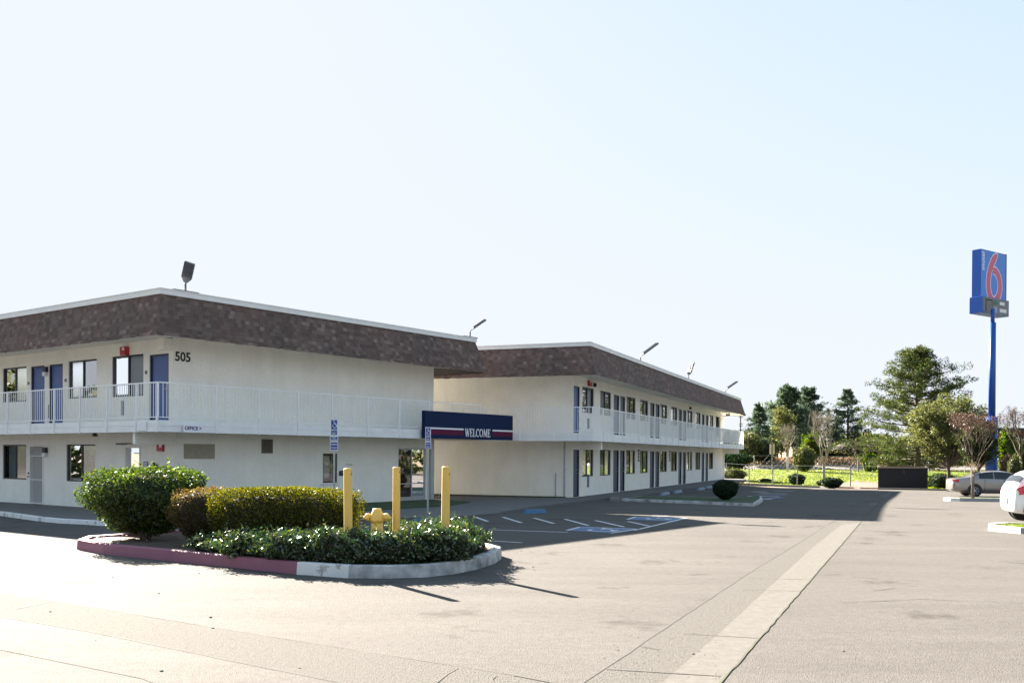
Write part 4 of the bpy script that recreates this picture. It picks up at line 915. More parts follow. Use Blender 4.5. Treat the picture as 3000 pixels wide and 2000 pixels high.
def shell(n, rx, ry, z0, z1, bot=.65, pw=2.6, lump=.08, thick=.30, topflat=0):
    """points and outward normals through the outer layer of a clipped bush"""
    d = RNG.normal(size=(n, 3)); d /= np.linalg.norm(d, axis=1)[:, None]
    k_ = (np.abs(d[:, 0]) ** pw + np.abs(d[:, 1]) ** pw + np.abs(d[:, 2]) ** pw) ** (-1 / pw); u = d * k_[:, None]
    ph = RNG.uniform(0, 6.28, 6); lm = 1 + lump * (np.sin(u[:, 0] * 5 + ph[0]) * np.sin(u[:, 1] * 6 + ph[1]) + .7 * np.sin(u[:, 2] * 7 + ph[2] + u[:, 0] * 4) + .35 * np.sin(u[:, 0] * 15 + ph[3]) * np.sin(u[:, 2] * 13 + ph[4]))
    rr_ = lm * (1 - thick * RNG.uniform(0, 1, n) ** 1.5) + RNG.normal(0, .012, n)
    p = u * rr_[:, None]; zz = (p[:, 2] + 1) / 2
    tp = bot + (1 - bot) * np.clip(zz * 1.7, 0, 1) ** .8
    P_ = np.stack([p[:, 0] * rx * tp, p[:, 1] * ry * tp, z0 + (z1 - z0) * zz], 1)
    N_ = np.stack([d[:, 0] / rx, d[:, 1] / ry, d[:, 2] / ((z1 - z0) / 2)], 1); N_ /= np.linalg.norm(N_, axis=1)[:, None]
    return P_, N_
def core(rx, ry, z0, z1, name, parent, m, bot=.6, pw=2.6):
    mb = MB(); nu, nv = 16, 9
    for j in range(nv + 1):
        th = math.pi * j / nv
        for i in range(nu):
            ph = 2 * math.pi * i / nu; d = (math.sin(th) * math.cos(ph), math.sin(th) * math.sin(ph), -math.cos(th)); k_ = (abs(d[0]) ** pw + abs(d[1]) ** pw + abs(d[2]) ** pw) ** (-1 / pw)
            zz = (d[2] * k_ + 1) / 2; tp = bot + (1 - bot) * min(1, zz * 1.7) ** .8; q = random.uniform(.9, 1.0)
            mb.v.append((d[0] * k_ * rx * tp * q, d[1] * k_ * ry * tp * q, z0 + (z1 - z0) * zz))
    for j in range(nv):
        for i in range(nu): mb.f.append((j * nu + i, j * nu + (i + 1) % nu, (j + 1) * nu + (i + 1) % nu, (j + 1) * nu + i)); mb.mi.append(0)
    return mb.build(name, m, parent)
X['corefill'] = mat('dark_core_fill', (.018, .02, .011), .95, scale=20, c2=(.035, .028, .018))  # added solid core, coloured dark like a shaded inside, blocks views through the leaves
def bush(name, label, cat, loc, rx, ry, z0, z1, n, size, lm, rz=0, bot=.65, pw=2.6, stem=True, group=None, lump=.08, asp=.55, bias=.5, corek=.80, shoots=0):
    o = empty(name, loc, rz); tag(o, label, cat, group)
    P_, N_ = shell(n, rx, ry, z0, z1, bot, pw, lump)
    if shoots:      # young shoots standing out of the clipped outline
        q = [i for i in RNG.integers(0, n, shoots * 4) if N_[i][2] > .15][:shoots]; EP, EN = [], []
        for i in q:
            d = N_[i] * .6 + np.array([0, 0, .8]) + RNG.normal(0, .25, 3); d /= np.linalg.norm(d); L = RNG.uniform(.05, .20)
            for k in range(9): EP.append(P_[i] + d * L * k / 8 + RNG.normal(0, .012, 3)); EN.append(RNG.normal(0, 1, 3))
        if EP: P_ = np.vstack([P_, EP]); N_ = np.vstack([N_, EN])
    leaves('foliage', P_, N_, size, asp, lm, o, bias)
    core(rx * corek, ry * corek, z0 + (z1 - z0) * .08, z1 - (z1 - z0) * .09, 'dark_core', o, X['corefill'], bot, pw)
    if stem:
        s = MB()
        for i in range(7):
            a = random.uniform(0, 6.28); r_ = min(rx, ry) * .45; s.tube([(.06 * math.cos(a), .06 * math.sin(a), -.08), (.10 * math.cos(a), .10 * math.sin(a), z0 * .6 + .02), (r_ * math.cos(a), r_ * math.sin(a), z0 + (z1 - z0) * .35)], [.05, .04, .015], 6)
        s.build('stem', X['bark'], o)
    return o
ra = math.atan2(-.596, .803)
bush('large_shrub', 'tall dark green flat-topped shrub at the maroon-kerbed tip of the island', 'shrub', (-7.25, 19.3, .15), 1.17, .92, .10, 1.40, 30000, .055, LEAF['shrub'], rz=-.15, bot=.50, pw=3.0, shoots=60, lump=.10)
bush('bronze_shrub', 'lower bronze-tinted shrub between the tall dark shrub and the clipped hedge', 'shrub', (-5.72, 18.0, .15), .62, .50, .06, 1.06, 12000, .04, LEAF['brown'], bot=.6, lump=.10, asp=.45, bias=.35)
def hedge():
    a, b_ = Vector((-5.28, 17.5)), Vector((-2.68, 16.72)); c_ = (a + b_) / 2; L = (b_ - a).length
    o = empty('clipped_hedge', (c_.x, c_.y, .15), math.atan2(b_.y - a.y, b_.x - a.x)); tag(o, 'long box-clipped hedge with yellow-green top on the island', 'hedge')
    P_, N_ = shell(36000, L / 2, .42, .05, 1.09, .85, 9.0, .03, .30); leaves('foliage', P_, N_, .042, .5, LEAF['hedge'], o, .35)
    core(L / 2 * .88, .31, .08, .93, 'dark_core', o, X['corefill'], .82, 6.0)
    s = MB()
    for i in range(16): x = -L / 2 * .85 + i * L * .85 / 15; s.tube([(x, 0, -.08), (x + random.uniform(-.1, .1), random.uniform(-.1, .1), .4)], [.025, .012], 5)
    s.build('stem', X['bark'], o)
hedge()
# glossy low shrubs along the kerb: each clump its own mound
cov = [(-4.55, 16.75, .62, .50, .36), (-3.85, 16.05, .65, .55, .40), (-3.15, 15.75, .62, .55, .42), (-2.5, 15.4, .56, .42, .36), (-1.75, 15.4, .58, .46, .36), (-1.20, 15.95, .50, .50, .50), (-.95, 16.75, .40, .50, .54), (-4.0, 16.45, .70, .35, .36), (-3.0, 16.1, .60, .35, .38), (-1.55, 17.7, .70, .45, .50), (-4.95, 16.75, .42, .3, .30), (-1.0, 17.5, .42, .36, .44), (-2.62, 14.98, .46, .26, .50), (-1.18, 15.25, .44, .28, .52), (-1.88, 14.93, .46, .26, .46), (-3.35, 15.32, .46, .30, .46), (-4.15, 15.98, .5, .3, .40)]
cov = [(a, b_, c_, d_, e_ * 1.02) for a, b_, c_, d_, e_ in cov]
where = ['at the left end of the low front row', 'second from the left in the low front row', 'left of the nearest yellow post in the front row', 'in front of the nearest left yellow post and the hydrant', 'in front of the hydrant at the kerb', 'at the foot of the right yellow post', 'at the rounded right end of the island', 'before the clipped hedge, left part', 'before the clipped hedge beside the left yellow post', 'behind the hydrant around the middle yellow post', 'small, on the bare soil side of the low shrubs', 'at the back right corner of the island', 'hiding the foot of the left yellow post', 'hiding the foot of the right yellow post', 'on the white kerb between the two nearest posts', 'where the maroon kerb paint meets the white', 'along the maroon kerb left of the paint change']
for (x, y, rx, ry, hh), wtxt in zip(cov, where):
    bush('low_shrub', 'low glossy dark green shrub ' + wtxt, 'shrub', (x, y, .14), rx * 1.22, ry * 1.16, -.02, hh * random.uniform(.92, 1.1), 5600, .060, LEAF['cover'], rz=random.uniform(-.3, .3), bot=.95, pw=2.5, stem=False, group='low glossy shrubs on the island', lump=.22, asp=.45, bias=.35, corek=.72, shoots=34)
    # a few shoots stand above the mound
# ------------------------------------------------------------------ bollards, hydrant
def bollard(x, y, h, r, label, lean=0):
    o = empty('bollard', (x, y, .1)); tag(o, label, 'bollard', 'yellow bollards round the hydrant'); o.rotation_euler = (0, lean, 0)
    hh = h - .1
    MB().lathe([(r, -.1), (r, .3), (r, .8), (r, hh - .03), (r * .97, hh - .012), (r * .8, hh - .002), (.001, hh)], 28).build('post', X['yellow'], o, smooth=True).data.polygons.foreach_set('use_smooth', [True] * (28 * 6) + [False] * 2)
bollard(-2.53, 15.1, 1.62, .066, 'yellow steel post with rusty chips, left of the hydrant', R(-.6))
bollard(-2.02, 17.05, 1.62, .066, 'yellow steel post standing behind and right of the hydrant')
bollard(-1.065, 15.55, 1.65, .066, 'yellow steel post by the right end of the low shrubs', R(.5))
o = empty('fire_hydrant', (-2.22, 16.05, .12)); tag(o, 'weathered yellow fire hydrant among the low shrubs between the posts', 'fire hydrant')
MB().lathe([(.13, -.05), (.13, .02), (.10, .05), (.098, .30), (.105, .34), (.10, .38), (.098, .60)], 22).build('barrel', X['hydrant'], o, smooth=True)
MB().lathe([(.112, .60), (.118, .63), (.118, .66), (.104, .69), (.095, .74), (.080, .78), (.074, .79), (.072, .822), (.001, .826)], 22).build('bonnet', X['hydrant'], o, smooth=True)
for sx_, nm in ((-1, 'outlet_cap'), (1, 'outlet_cap')):
    q = MB().tube([(sx_ * .05, 0, .69), (sx_ * .125, 0, .685), (sx_ * .13, 0, .685), (sx_ * .18, 0, .675), (sx_ * .205, 0, .67), (sx_ * .235, 0, .665)], [.055, .055, .068, .062, .032, .024], 14); q.build(nm, X['hydrant'], o, smooth=True)
MB().tube([(0, -.06, .50), (0, -.12, .50), (0, -.125, .50), (0, -.155, .50), (0, -.157, .50), (0, -.18, .50)], [.062, .062, .074, .068, .025, .025], 16).build('outlet_cap', X['hydrant'], o, smooth=True)

# ================================================================== PLANTER BY THE REAR WING, WHEEL STOPS
p2 = [at(1818, 1467), at(2000, 1474), at(2205, 1483), at(2222, 1478), at(2236, 1468), at(2230, 1459), (9.3, 41.3), (5.6, 42.3)]
pl2 = empty('planter_island', (0, 0, 0)); tag(pl2, 'long pale-kerbed island holding the ball-shaped bush beside the rear wing', 'planter')
kerb_run(p2, .16, .11, X['kerbg'], 'kerb', closed=True, parent=pl2)
n = len(p2); inn2 = []
for i, p in enumerate(p2):
    a, c_ = p2[i - 1], p2[(i + 1) % n]; d = Vector((c_[0] - a[0], c_[1] - a[1])).normalized(); inn2.append((p[0] - d.y * .14, p[1] + d.x * .14))
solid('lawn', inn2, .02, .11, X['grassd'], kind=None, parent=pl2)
bush('ball_shrub', 'dark ball-shaped bush in shade on the island beside the rear wing', 'shrub', (*at(2125, 1463, .11), .10), .52, .50, .02, .80, 9000, .05, LEAF['dk'], bot=.7, pw=2.3, lump=.03, stem=False)
def wheel_stop(px, py, ang, label, m, L=1.7):
    x, y = at(px, py); o = MB(); s = L / 2
    o.add([(-s, -.08, 0), (s, -.08, 0), (s, .08, 0), (-s, .08, 0), (-s + .06, -.05, .13), (s - .06, -.05, .13), (s - .06, .05, .13), (-s + .06, .05, .13)], [(0, 1, 5, 4), (1, 2, 6, 5), (2, 3, 7, 6), (3, 0, 4, 7), (4, 5, 6, 7)])
    o = o.build('wheel_stop', m, bevel=.01); o.location = (x, y, .002); o.rotation_euler = (0, 0, ang); tag(o, label, 'wheel stop', 'blue wheel stops of the parking bays')
wheel_stop(1272, 1531, R(35), 'blue wheel stop half hidden behind the right yellow post', X['stop'], 1.4)
wheel_stop(1567, 1503, R(35), 'blue wheel stop at the hatched bay in front of the near walkway', X['stop'], .85)
for px, py, lab in ((1948, 1449, 'pale blue wheel stop in the shaded row, first from the near planter end'), (1986, 1443, 'pale blue wheel stop in the shaded row, second from the near planter end'), (2054, 1435, 'pale blue wheel stop in the shaded row, just left of the ball bush'), (2076, 1431, 'pale blue wheel stop in the shaded row, touching the ball bush outline')):
    wheel_stop(px, py, R(68), lab, X['stopp'], 1.5)
# short concrete ramp block by the walkway end
solid('kerb_ramp', [at(1786, 1468), at(1816, 1468), at(1812, 1460), at(1794, 1459)], 0, .10, X['conc'])

# ================================================================== RIGHT-HAND ISLANDS
def right_island(pts, label, segm):
    o = empty('kerb_island', (0, 0, 0)); tag(o, label, 'kerb island', 'grass kerb islands on the right')
    kerb_run(pts, .16, .15, [X['kerbw'], X['grey2']], 'kerb', closed=True, parent=o, seg_mat=segm)
    n = len(pts); q = []
    for i, p in enumerate(pts):
        a, c_ = pts[i - 1], pts[(i + 1) % n]; d = Vector((c_[0] - a[0], c_[1] - a[1])).normalized(); q.append((p[0] - d.y * .14, p[1] + d.x * .14))
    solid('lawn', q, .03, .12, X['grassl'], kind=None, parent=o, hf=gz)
    P_ = []
    xs_ = [p[0] for p in q]; ys_ = [p[1] for p in q]
    while len(P_) < 2600:
        x, y = random.uniform(min(xs_), max(xs_)), random.uniform(min(ys_), max(ys_))
        if inside(x, y, q): P_.append((x, y, gz(x, y) + .13))
    leaves('grass_blades', P_, [(random.uniform(-1, 1), random.uniform(-1, 1), .2) for _ in P_], .06, .25, LEAF['fgrass'], o, .8)
X['grey2'] = mat('bare_kerb', (.30, .30, .31), .8)
a0 = at(2917, 1556); a1_ = at(2990, 1563)
hv = Vector((math.sin(R(98)), math.cos(R(98)))); 
P0 = Vector(a0); P1 = Vector(a1_)
right_island([tuple(P0 + Vector((-.02, .35))), tuple(P0), tuple(P1), tuple(P1 + hv * 5.2), tuple(P1 + hv * 5.2 + Vector((0, 1.3))), tuple(P0 + Vector((.9, 1.25))), tuple(P0 + Vector((.25, .9)))], 'near grass island with white kerb nose below the white hatchback', lambda i: 0 if i in (0, 1, 5, 6) else 1)
P0 = Vector(at(2783, 1467)); P1 = Vector(at(2812, 1468)); 
right_island([tuple(P0 + Vector((-.05, .6))), tuple(P0), tuple(P1), tuple(P1 + hv * 6), tuple(P1 + hv * 6 + Vector((0, 1.6))), tuple(P0 + Vector((.6, 1.5)))], 'far grass island with white kerb nose holding the bare tree by the sedan', lambda i: 0 if i in (0, 1, 5) else 1)

# ================================================================== CARS
def carpaint(name, c, metal=.5, rough=.28): return mat(name, c, rough, metal=metal, var=.02, scale=1, coat=.8)
def make_car(name, label, loc, heading, paint, L, Wd, H, belt, stations, wheels, wr, gh, tail, plate, style):
    """stations: list of (x from rear, half-width factor, lower z, belt z, roof z, roof half-width)"""
    o = empty(name, loc, heading); tag(o, label, 'car', 'cars parked on the right')
    hw = Wd / 2; rings = []
    for (x, wf, zl, zb, zr, rw) in stations:
        w_ = hw * wf
        rings.append([(x, 0, zl), (x, w_ * .80, zl), (x, w_ * .97, zl + .10), (x, w_, (zl + zb) * .5), (x, w_ * .985, zb - .12), (x, w_ * .95, zb), (x, w_ * (rw + .95) / 2 * 1.0, zb + (zr - zb) * .55), (x, w_ * rw, zb + (zr - zb) * .93), (x, w_ * rw * .6, zr), (x, 0, zr + .012)])
    m_ = len(rings[0])
    body = MB()
    for s in (1, -1):
        b0 = len(body.v)
        for r_ in rings:
            for (x, y, z) in r_: body.v.append((x, y * s, z))
        for i in range(len(rings) - 1):
            for j in range(m_ - 1): body.f.append((b0 + i * m_ + j, b0 + i * m_ + j + 1, b0 + (i + 1) * m_ + j + 1, b0 + (i + 1) * m_ + j)); body.mi.append(0)
        body.f.append(tuple(b0 + j for j in range(m_))); body.f.append(tuple(b0 + (len(rings) - 1) * m_ + j for j in range(m_))); body.mi += [0, 0]
    bo = body.build('body', paint, o, smooth=True)
    wl = bo.modifiers.new('weld', 'WELD'); wl.merge_threshold = .002
    sb = bo.modifiers.new('sub', 'SUBSURF'); sb.levels = 1; sb.render_levels = 2
    def pt(i, j, f, g_, s, off=.012):
        a = Vector(rings[i][j]).lerp(Vector(rings[i + 1][j]), f); b_ = Vector(rings[i][j + 1]).lerp(Vector(rings[i + 1][j + 1]), f); q = a.lerp(b_, g_); q.y *= s
        return q + Vector((0, s * off, off * .5))
    # glass
    for s in (1, -1):
        for (i0, f0, i1, f1) in gh['side']:
            P_ = []; gi = MB()
            K = 6
            for k in range(K + 1):
                xx = (rings[i0][0][0] * (1 - f0) + rings[i0 + 1][0][0] * f0) * (1 - k / K) + (rings[i1][0][0] * (1 - f1) + rings[i1 + 1][0][0] * f1) * k / K
                ii = max(i for i in range(len(rings) - 1) if rings[i][0][0] <= xx + 1e-6); ff = (xx - rings[ii][0][0]) / (rings[ii + 1][0][0] - rings[ii][0][0])
                lo_ = pt(ii, 5, ff, .12, s); hi_ = pt(ii, 6, ff, .78, s)
                mid_ = pt(ii, 5, ff, 1.0, s); P_ += [tuple(lo_), tuple(mid_), tuple(hi_)]
            gi.add(P_, [(3 * k, 3 * k + 3, 3 * k + 4, 3 * k + 1) for k in range(K)] + [(3 * k + 1, 3 * k + 4, 3 * k + 5, 3 * k + 2) for k in range(K)])
            gi.build('side_window', X['carglass'], o, smooth=True)
    for nm, (i, f0, f1) in (('rear_window', gh['rear']), ('windscreen', gh['front'])):
        P_ = []
        for f in (f0, f1):
            for (j, g_, s) in ((6, .85, 1), (7, .8, 1), (8, .7, 1), (8, .7, -1), (7, .8, -1), (6, .85, -1)):
                a = Vector(rings[i][j]).lerp(Vector(rings[i + 1][j]), f); b_ = Vector(rings[i][j + 1]).lerp(Vector(rings[i + 1][j + 1]), f); q = a.lerp(b_, g_); q.y *= s
                sg = -1 if nm == 'rear_window' else 1; P_.append((q.x + sg * .014, q.y, q.z + .014))
        MB().add(P_, [(k, k + 1, k + 7, k + 6) for k in range(5)]).build(nm, X['carglass'], o, smooth=True)
    # wheels
    for xw in wheels:
        for s in (1, -1):
            y = s * (hw - .11)
            arch = MB().tube([(xw, y + s * .06, wr + .03), (xw, y + s * .118, wr + .03)], wr + .045, 28); arch.build('wheel_arch', X['black'], o)
            ty = MB().tube([(xw, y - s * .10, wr), (xw, y + s * .08, wr), (xw, y + s * .105, wr), (xw, y + s * .128, wr)], [wr, wr, wr * .97, wr * .80], 30); ty = ty.build('wheel', X['tyre'], o, smooth=False)
            rim = MB().tube([(xw, y + s * .134, wr), (xw, y + s * .139, wr)], [wr * .17, wr * .15], 14)
            for k in range(20): a, a2 = k * math.pi / 10, (k + 1) * math.pi / 10; rim.tube([(xw + wr * .62 * math.cos(a), y + s * .136, wr + wr * .62 * math.sin(a)), (xw + wr * .62 * math.cos(a2), y + s * .136, wr + wr * .62 * math.sin(a2))], .012, 4)
            for k in range(7): a = k * 2 * math.pi / 7; rim.tube([(xw + .04 * math.cos(a), y + s * .142, wr + .04 * math.sin(a)), (xw + wr * .6 * math.cos(a), y + s * .138, wr + wr * .6 * math.sin(a))], .018, 5)
            rim.build('rim', X['rim'], ty)
    for (P_, nm, mm) in tail:
        for s in (1, -1):
            t_ = MB(); n_ = len(P_)
            t_.add([(x, y * hw * s, z) for x, y, z in P_], [tuple(range(n_))]); q = t_.build(nm, mm, o); sd_ = q.modifiers.new('solid', 'SOLIDIFY'); sd_.thickness = .03; sd_.offset = 0
    bx_ = MB().box(-.02, .03, -.26, .26, plate[0] - .07, plate[0] + .07); bx_.build('licence_plate', X['platem'], o).location.x = plate[1]
    if style == 's': bm_ = MB().box(plate[2], plate[2] + .05, -hw * .72, hw * .72, stations[0][2] + .02, stations[0][2] + .10); bm_.build('bumper_trim', X['black'], o, bevel=.01)
    for s in (1, -1):
        for xx in gh['handles']: MB().box(xx, xx + .17, min(s * hw * .985, s * (hw * .985 + .03)), max(s * hw * .985, s * (hw * .985 + .03)), belt - .15, belt - .11).build('door_handle', paint, o, bevel=.008)
        mr = MB().box(gh['mirror'], gh['mirror'] + .12, min(s * hw * .97, s * (hw + .15)), max(s * hw * .97, s * (hw + .15)), belt + .02, belt + .15); mr.build('wing_mirror', paint, o, bevel=.03)
        for xx in gh['gaps']: MB().box(xx, xx + .012, min(s * hw * .96, s * (hw * 1.003)), max(s * hw * .96, s * (hw * 1.003)), .32, belt - .01).build('door_gap', X['black'], o)
    return o
X['carglass'] = mat('car_glass', (.010, .014, .016), .04, var=.1, spec=.6); X['tyre'] = mat('tyre_rubber', (.015, .015, .016), .8); X['rim'] = mat('alloy_rim', (.45, .46, .48), .3, metal=.8)
X['tail'] = mat('tail_lamp', (.55, .012, .03), .15, var=.05, coat=1); X['platem'] = mat('plate', (.6, .62, .66), .4)
# sedan
st_s = [(.0, .80, .34, .80, .82, .80), (.06, .92, .27, .93, .96, .85), (.35, .975, .22, .985, 1.02, .85), (.80, 1.0, .20, .985, 1.055, .84), (1.15, 1.0, .18, .97, 1.22, .80), (1.60, 1.0, .17, .96, 1.385, .755), (2.15, 1.0, .17, .945, 1.43, .75), (2.75, 1.0, .17, .93, 1.41, .75), (3.20, 1.0, .18, .92, 1.24, .78), (3.70, .99, .20, .90, .98, .85), (4.30, .96, .20, .82, .87, .85), (4.72, .88, .24, .66, .70, .84), (4.86, .72, .32, .52, .56, .8)]
Ls = 4.86; hd = R(90 - 101)
rear = Vector(atd(2781, 1440, 53.5)[:2]); hvec = Vector((math.cos(hd), math.sin(hd)))
tail = [([(.045, .90, .93), (.03, .60, .93), (.02, .60, .76), (.03, .86, .74), (.30, 1.003, .78), (.30, 1.0, .95)], 'tail_light', X['tail'])]
side = Vector((-hvec.y, hvec.x))   # left of travel
orig = rear + hvec * .0 - side * (-.0) + side * (0.0)
sx_, sy_ = rear.x, rear.y
make_car('sedan', 'silver-beige sedan parked behind the bare tree, seen from its side', (sx_ + .1, sy_ + .3, gz(sx_ + 2, sy_)), hd, carpaint('champagne_paint', (.27, .255, .245)), Ls, 1.80, 1.43, .95, st_s, [1.12, 3.88], .325,
         {'side': [(4, .45, 5, .85), (5, .95, 7, .85)], 'rear': (4, .0, .75), 'front': (7, .35, 1.0), 'handles': [1.75, 2.75], 'mirror': 3.05, 'gaps': [1.62, 2.62, 3.55]}, tail, (.80, .0, -.01), 's')
# hatchback
st_h = [(.0, .80, .40, .72, .74, .82), (.05, .93, .30, .92, .95, .86), (.14, .97, .26, 1.02, 1.12, .86), (.30, .985, .24, 1.02, 1.34, .80), (.50, 1.0, .22, 1.01, 1.49, .76), (.95, 1.0, .2, 1.0, 1.535, .76), (1.6, 1.0, .2, .98, 1.55, .76), (2.3, 1.0, .2, .96, 1.53, .76), (2.8, 1.0, .2, .94, 1.42, .77), (3.35, .99, .2, .93, 1.06, .84), (3.85, .96, .22, .82, .88, .85), (4.12, .82, .28, .62, .66, .82)]
hd2 = R(90 - 103); h2 = Vector((math.cos(hd2), math.sin(hd2))); s2 = Vector((-h2.y, h2.x))
Yh = 28.9; far = Vector(atd(2930, 1450, Yh)[:2]); cpos = far - s2 * .62
tail = [([(.30, .99, 1.06), (.10, .94, .98), (.035, .80, .86), (.16, .985, .80), (.34, 1.012, .84), (.26, 1.005, .94), (.36, .995, 1.16), (.44, .90, 1.34), (.33, .86, 1.32)], 'tail_light', X['tail'])]
make_car('hatchback', 'white hatchback cut by the right edge with a boomerang-shaped red tail light', (cpos.x, cpos.y, gz(cpos.x, cpos.y)), hd2, carpaint('white_paint_car', (.80, .80, .80), .0, .3), 4.12, 1.70, 1.55, 1.0, st_h, [.62, 3.25], .31,
         {'side': [(4, .7, 6, .2), (6, .3, 8, .3)], 'rear': (2, .15, .95), 'front': (8, .2, .95), 'handles': [1.3, 2.3], 'mirror': 2.75, 'gaps': [1.0, 2.05, 3.0]}, tail, (.62, -.03, -.02), 'h')

# ================================================================== MOTEL PYLON SIGN
Yp = 62.0
pc = atd(2905, 1300, Yp); pz = gz(pc.x, Yp); k_ = Yp / F_PX
o = empty('pylon_sign', (pc.x, Yp, pz)); tag(o, 'tall blue pole sign with a big pink 6 in a white outline', 'pole sign')
az = R(54.9); fx = Vector((math.sin(az), math.cos(az), 0)); fy = Vector((-math.cos(az), math.sin(az), 0))     # along the face; away from the viewer-left side
def zat(py, px=2905): return atd(px, py, Yp).z - pz
corner = Vector((atd(2873, 800, Yp).x - pc.x, 0, 0))
TT = lambda a, d, z: tuple(corner + fx * a + fy * d + Z * z)
Wf, Dp = 3.08, .60; z1 = zat(728, 2873); z0 = zat(871, 2873)
MB().lathe([(.355, -.3), (.355, zat(1221))], 24).build('pole_sleeve', X['pole'], o, smooth=True)
MB().lathe([(.215, zat(1222)), (.195, zat(945))], 24).build('pole', X['pole'], o, smooth=True)
MB().lathe([(.12, zat(945)), (.12, zat(905))], 16).build('pole_neck', X['pole'], o, smooth=True)
cb = MB().box(0, Wf, 0, Dp, z0, z1, 0, TT).build('sign_cabinet', X['motelb'], o, bevel=.02)
MB().box(.04, Wf - .06, -.006, .0, z0 + .02, z1 - .06, 0, TT).build('sign_face', X['motelf'], cb)
MB().box(Wf - .05, Wf + .02, -.02, Dp, z0, z1 + .01, 0, TT).build('edge_trim', X['grey'], cb)
H_ = z1 - z0
def six(wd):
    c_ = [(.60, .93), (.47, .80), (.36, .62), (.30, .42), (.30, .22), (.37, .06), (.50, -.03), (.64, .04), (.73, .18), (.745, .34), (.69, .50), (.57, .60), (.46, .585)]
    # Catmull-Rom through the points
    P_ = []
    pts = [c_[0]] + c_ + [c_[-1]]
    for i in range(1, len(pts) - 2):
        p0, p1, p2_, p3 = [Vector(q) for q in pts[i - 1:i + 3]]
        for t_ in np.linspace(0, 1, 6, endpoint=False):
            P_.append(.5 * ((2 * p1) + (-p0 + p2_) * t_ + (2 * p0 - 5 * p1 + 4 * p2_ - p3) * t_ ** 2 + (-p0 + 3 * p1 - 3 * p2_ + p3) * t_ ** 3))
    P_.append(Vector(c_[-1])); return P_
def ribbon(name, wd0, d, m):
    P_ = [Vector((p.x * Wf, p.y * H_)) for p in six(0)]; mb = MB(); n = len(P_)
    V = []
    for i, p in enumerate(P_):
        dd = (P_[min(i + 1, n - 1)] - P_[max(i - 1, 0)]).normalized(); nn = Vector((-dd.y, dd.x)); f = min(1, .55 + i / 9) if i < 8 else (1 if i < n - 6 else 1 - .35 * (i - n + 6) / 6)
        wd = (.155 * f) * Wf * .5 + wd0
        V += [p + nn * wd, p - nn * wd]
    ok = lambda q: max(q.y, .02)
    mb.add([TT(q.x, -d, z0 + ok(q)) for q in V], [(2 * i, 2 * i + 1, 2 * i + 3, 2 * i + 2) for i in range(n - 1)])
    # round head
    c0_ = P_[0]; dd = (P_[1] - P_[0]).normalized(); nn = Vector((-dd.y, dd.x)); r0 = .155 * .55 * Wf * .5 + wd0
    arc = [c0_ + nn * r0 * math.cos(a) - dd * r0 * math.sin(a) for a in np.linspace(0, math.pi, 10)]
    mb.add([TT(q.x, -d, z0 + q.y) for q in arc], [tuple(range(10))])
    return mb.build(name, m, cb)
ribbon('numeral_outline', .055, .010, X['wht2']); ribbon('numeral_six', .0, .016, X['pink'])
text_mesh('motel', .50, .003, 'lettering', X['wht2'], cb, basis(TT(.27, -.012, z0 + H_ * .76), Z, -fx) @ Matrix.Rotation(0, 4, 'Z'), .004)
zb1 = zat(868, 2885); zb0 = zat(916, 2885)
lb = MB().box(-.06, Wf + .12, -.14, Dp + .10, zb0, zb1, 0, TT).build('reader_cabinet', X['motelb'], o, bevel=.015)
MB().box(0.05, Wf + .05, -.15, -.141, zb0 + .03, zb1 - .03, 0, TT).build('reader_face', X['grey'], lb)
mb = MB(); mb.box(.35, 1.15, -.16, -.151, zb0 + .18, zb1 - .12, 0, TT); mb.build('dark_panel', X['black'], lb)
mb = MB()
for i in range(5): mb.box(.42, 1.08, -.166, -.161, zb0 + .22 + i * .13, zb0 + .25 + i * .13, 0, TT)
mb.build('slat', X['steel'], lb)
MB().box(1.3, 1.75, -.16, -.151, zb1 - .42, zb1 - .15, 0, TT).build('green_panel', mat('green_panel', (.02, .12, .07), .5), lb)
mb = MB(); mb.box(1.3, 1.75, -.16, -.151, zb0 + .12, zb0 + .50, 0, TT); mb.build('pale_panel', mat('pale_panel', (.25, .28, .45), .5), lb)
mb = MB()
for i in range(4): mb.box(2.05 + i * .15, 2.16 + i * .15, -.16, -.151, zb1 - .38, zb1 - .18, 0, TT)
for i in range(6): mb.box(2.05 + i * .14, 2.15 + i * .14, -.16, -.151, zb0 + .20, zb0 + .42, 0, TT)
mb.build('reader_letters', X['wht2'], lb)

# ================================================================== ENCLOSURE, FIELD BUSHES, FENCES
ex0 = Vector(atd(2574, 1400, 72)[:2]); ex1 = Vector(atd(2715, 1400, 72)[:2]); ez = gz(ex0.x, 72)
o = empty('trash_enclosure', (ex0.x, 72, ez)); o.rotation_euler = (0, 0, R(-21)); tag(o, 'dark slatted trash enclosure with a weathered top board at the lot edge', 'enclosure')
Wn = (ex1.x - ex0.x) * .93; Hn = atd(2640, 1366, 72).z - ez
sl_ = MB()
for i in range(22): x = i * Wn / 22; sl_.box(x + .004, x + Wn / 22 - .008, random.uniform(-.01, .01), .04, .05, Hn - .12 + random.uniform(-.01, .01))
for i in range(14): y = .05 + i * 2.2 / 14; sl_.box(Wn - .05, Wn - .01 + random.uniform(-.01, .01), y, y + .14, .05, Hn - .12)
for i in range(14): y = .05 + i * 2.2 / 14; sl_.box(.0, .04, y, y + .14, .05, Hn - .12)
sl_.box(.01, Wn - .02, .045, .06, .05, Hn - .12); sl_.box(.045, .055, .05, 2.3, .05, Hn - .12)
sl_.build('slat_panel', mat('near_black_slats', (.012, .012, .02), .7), o)
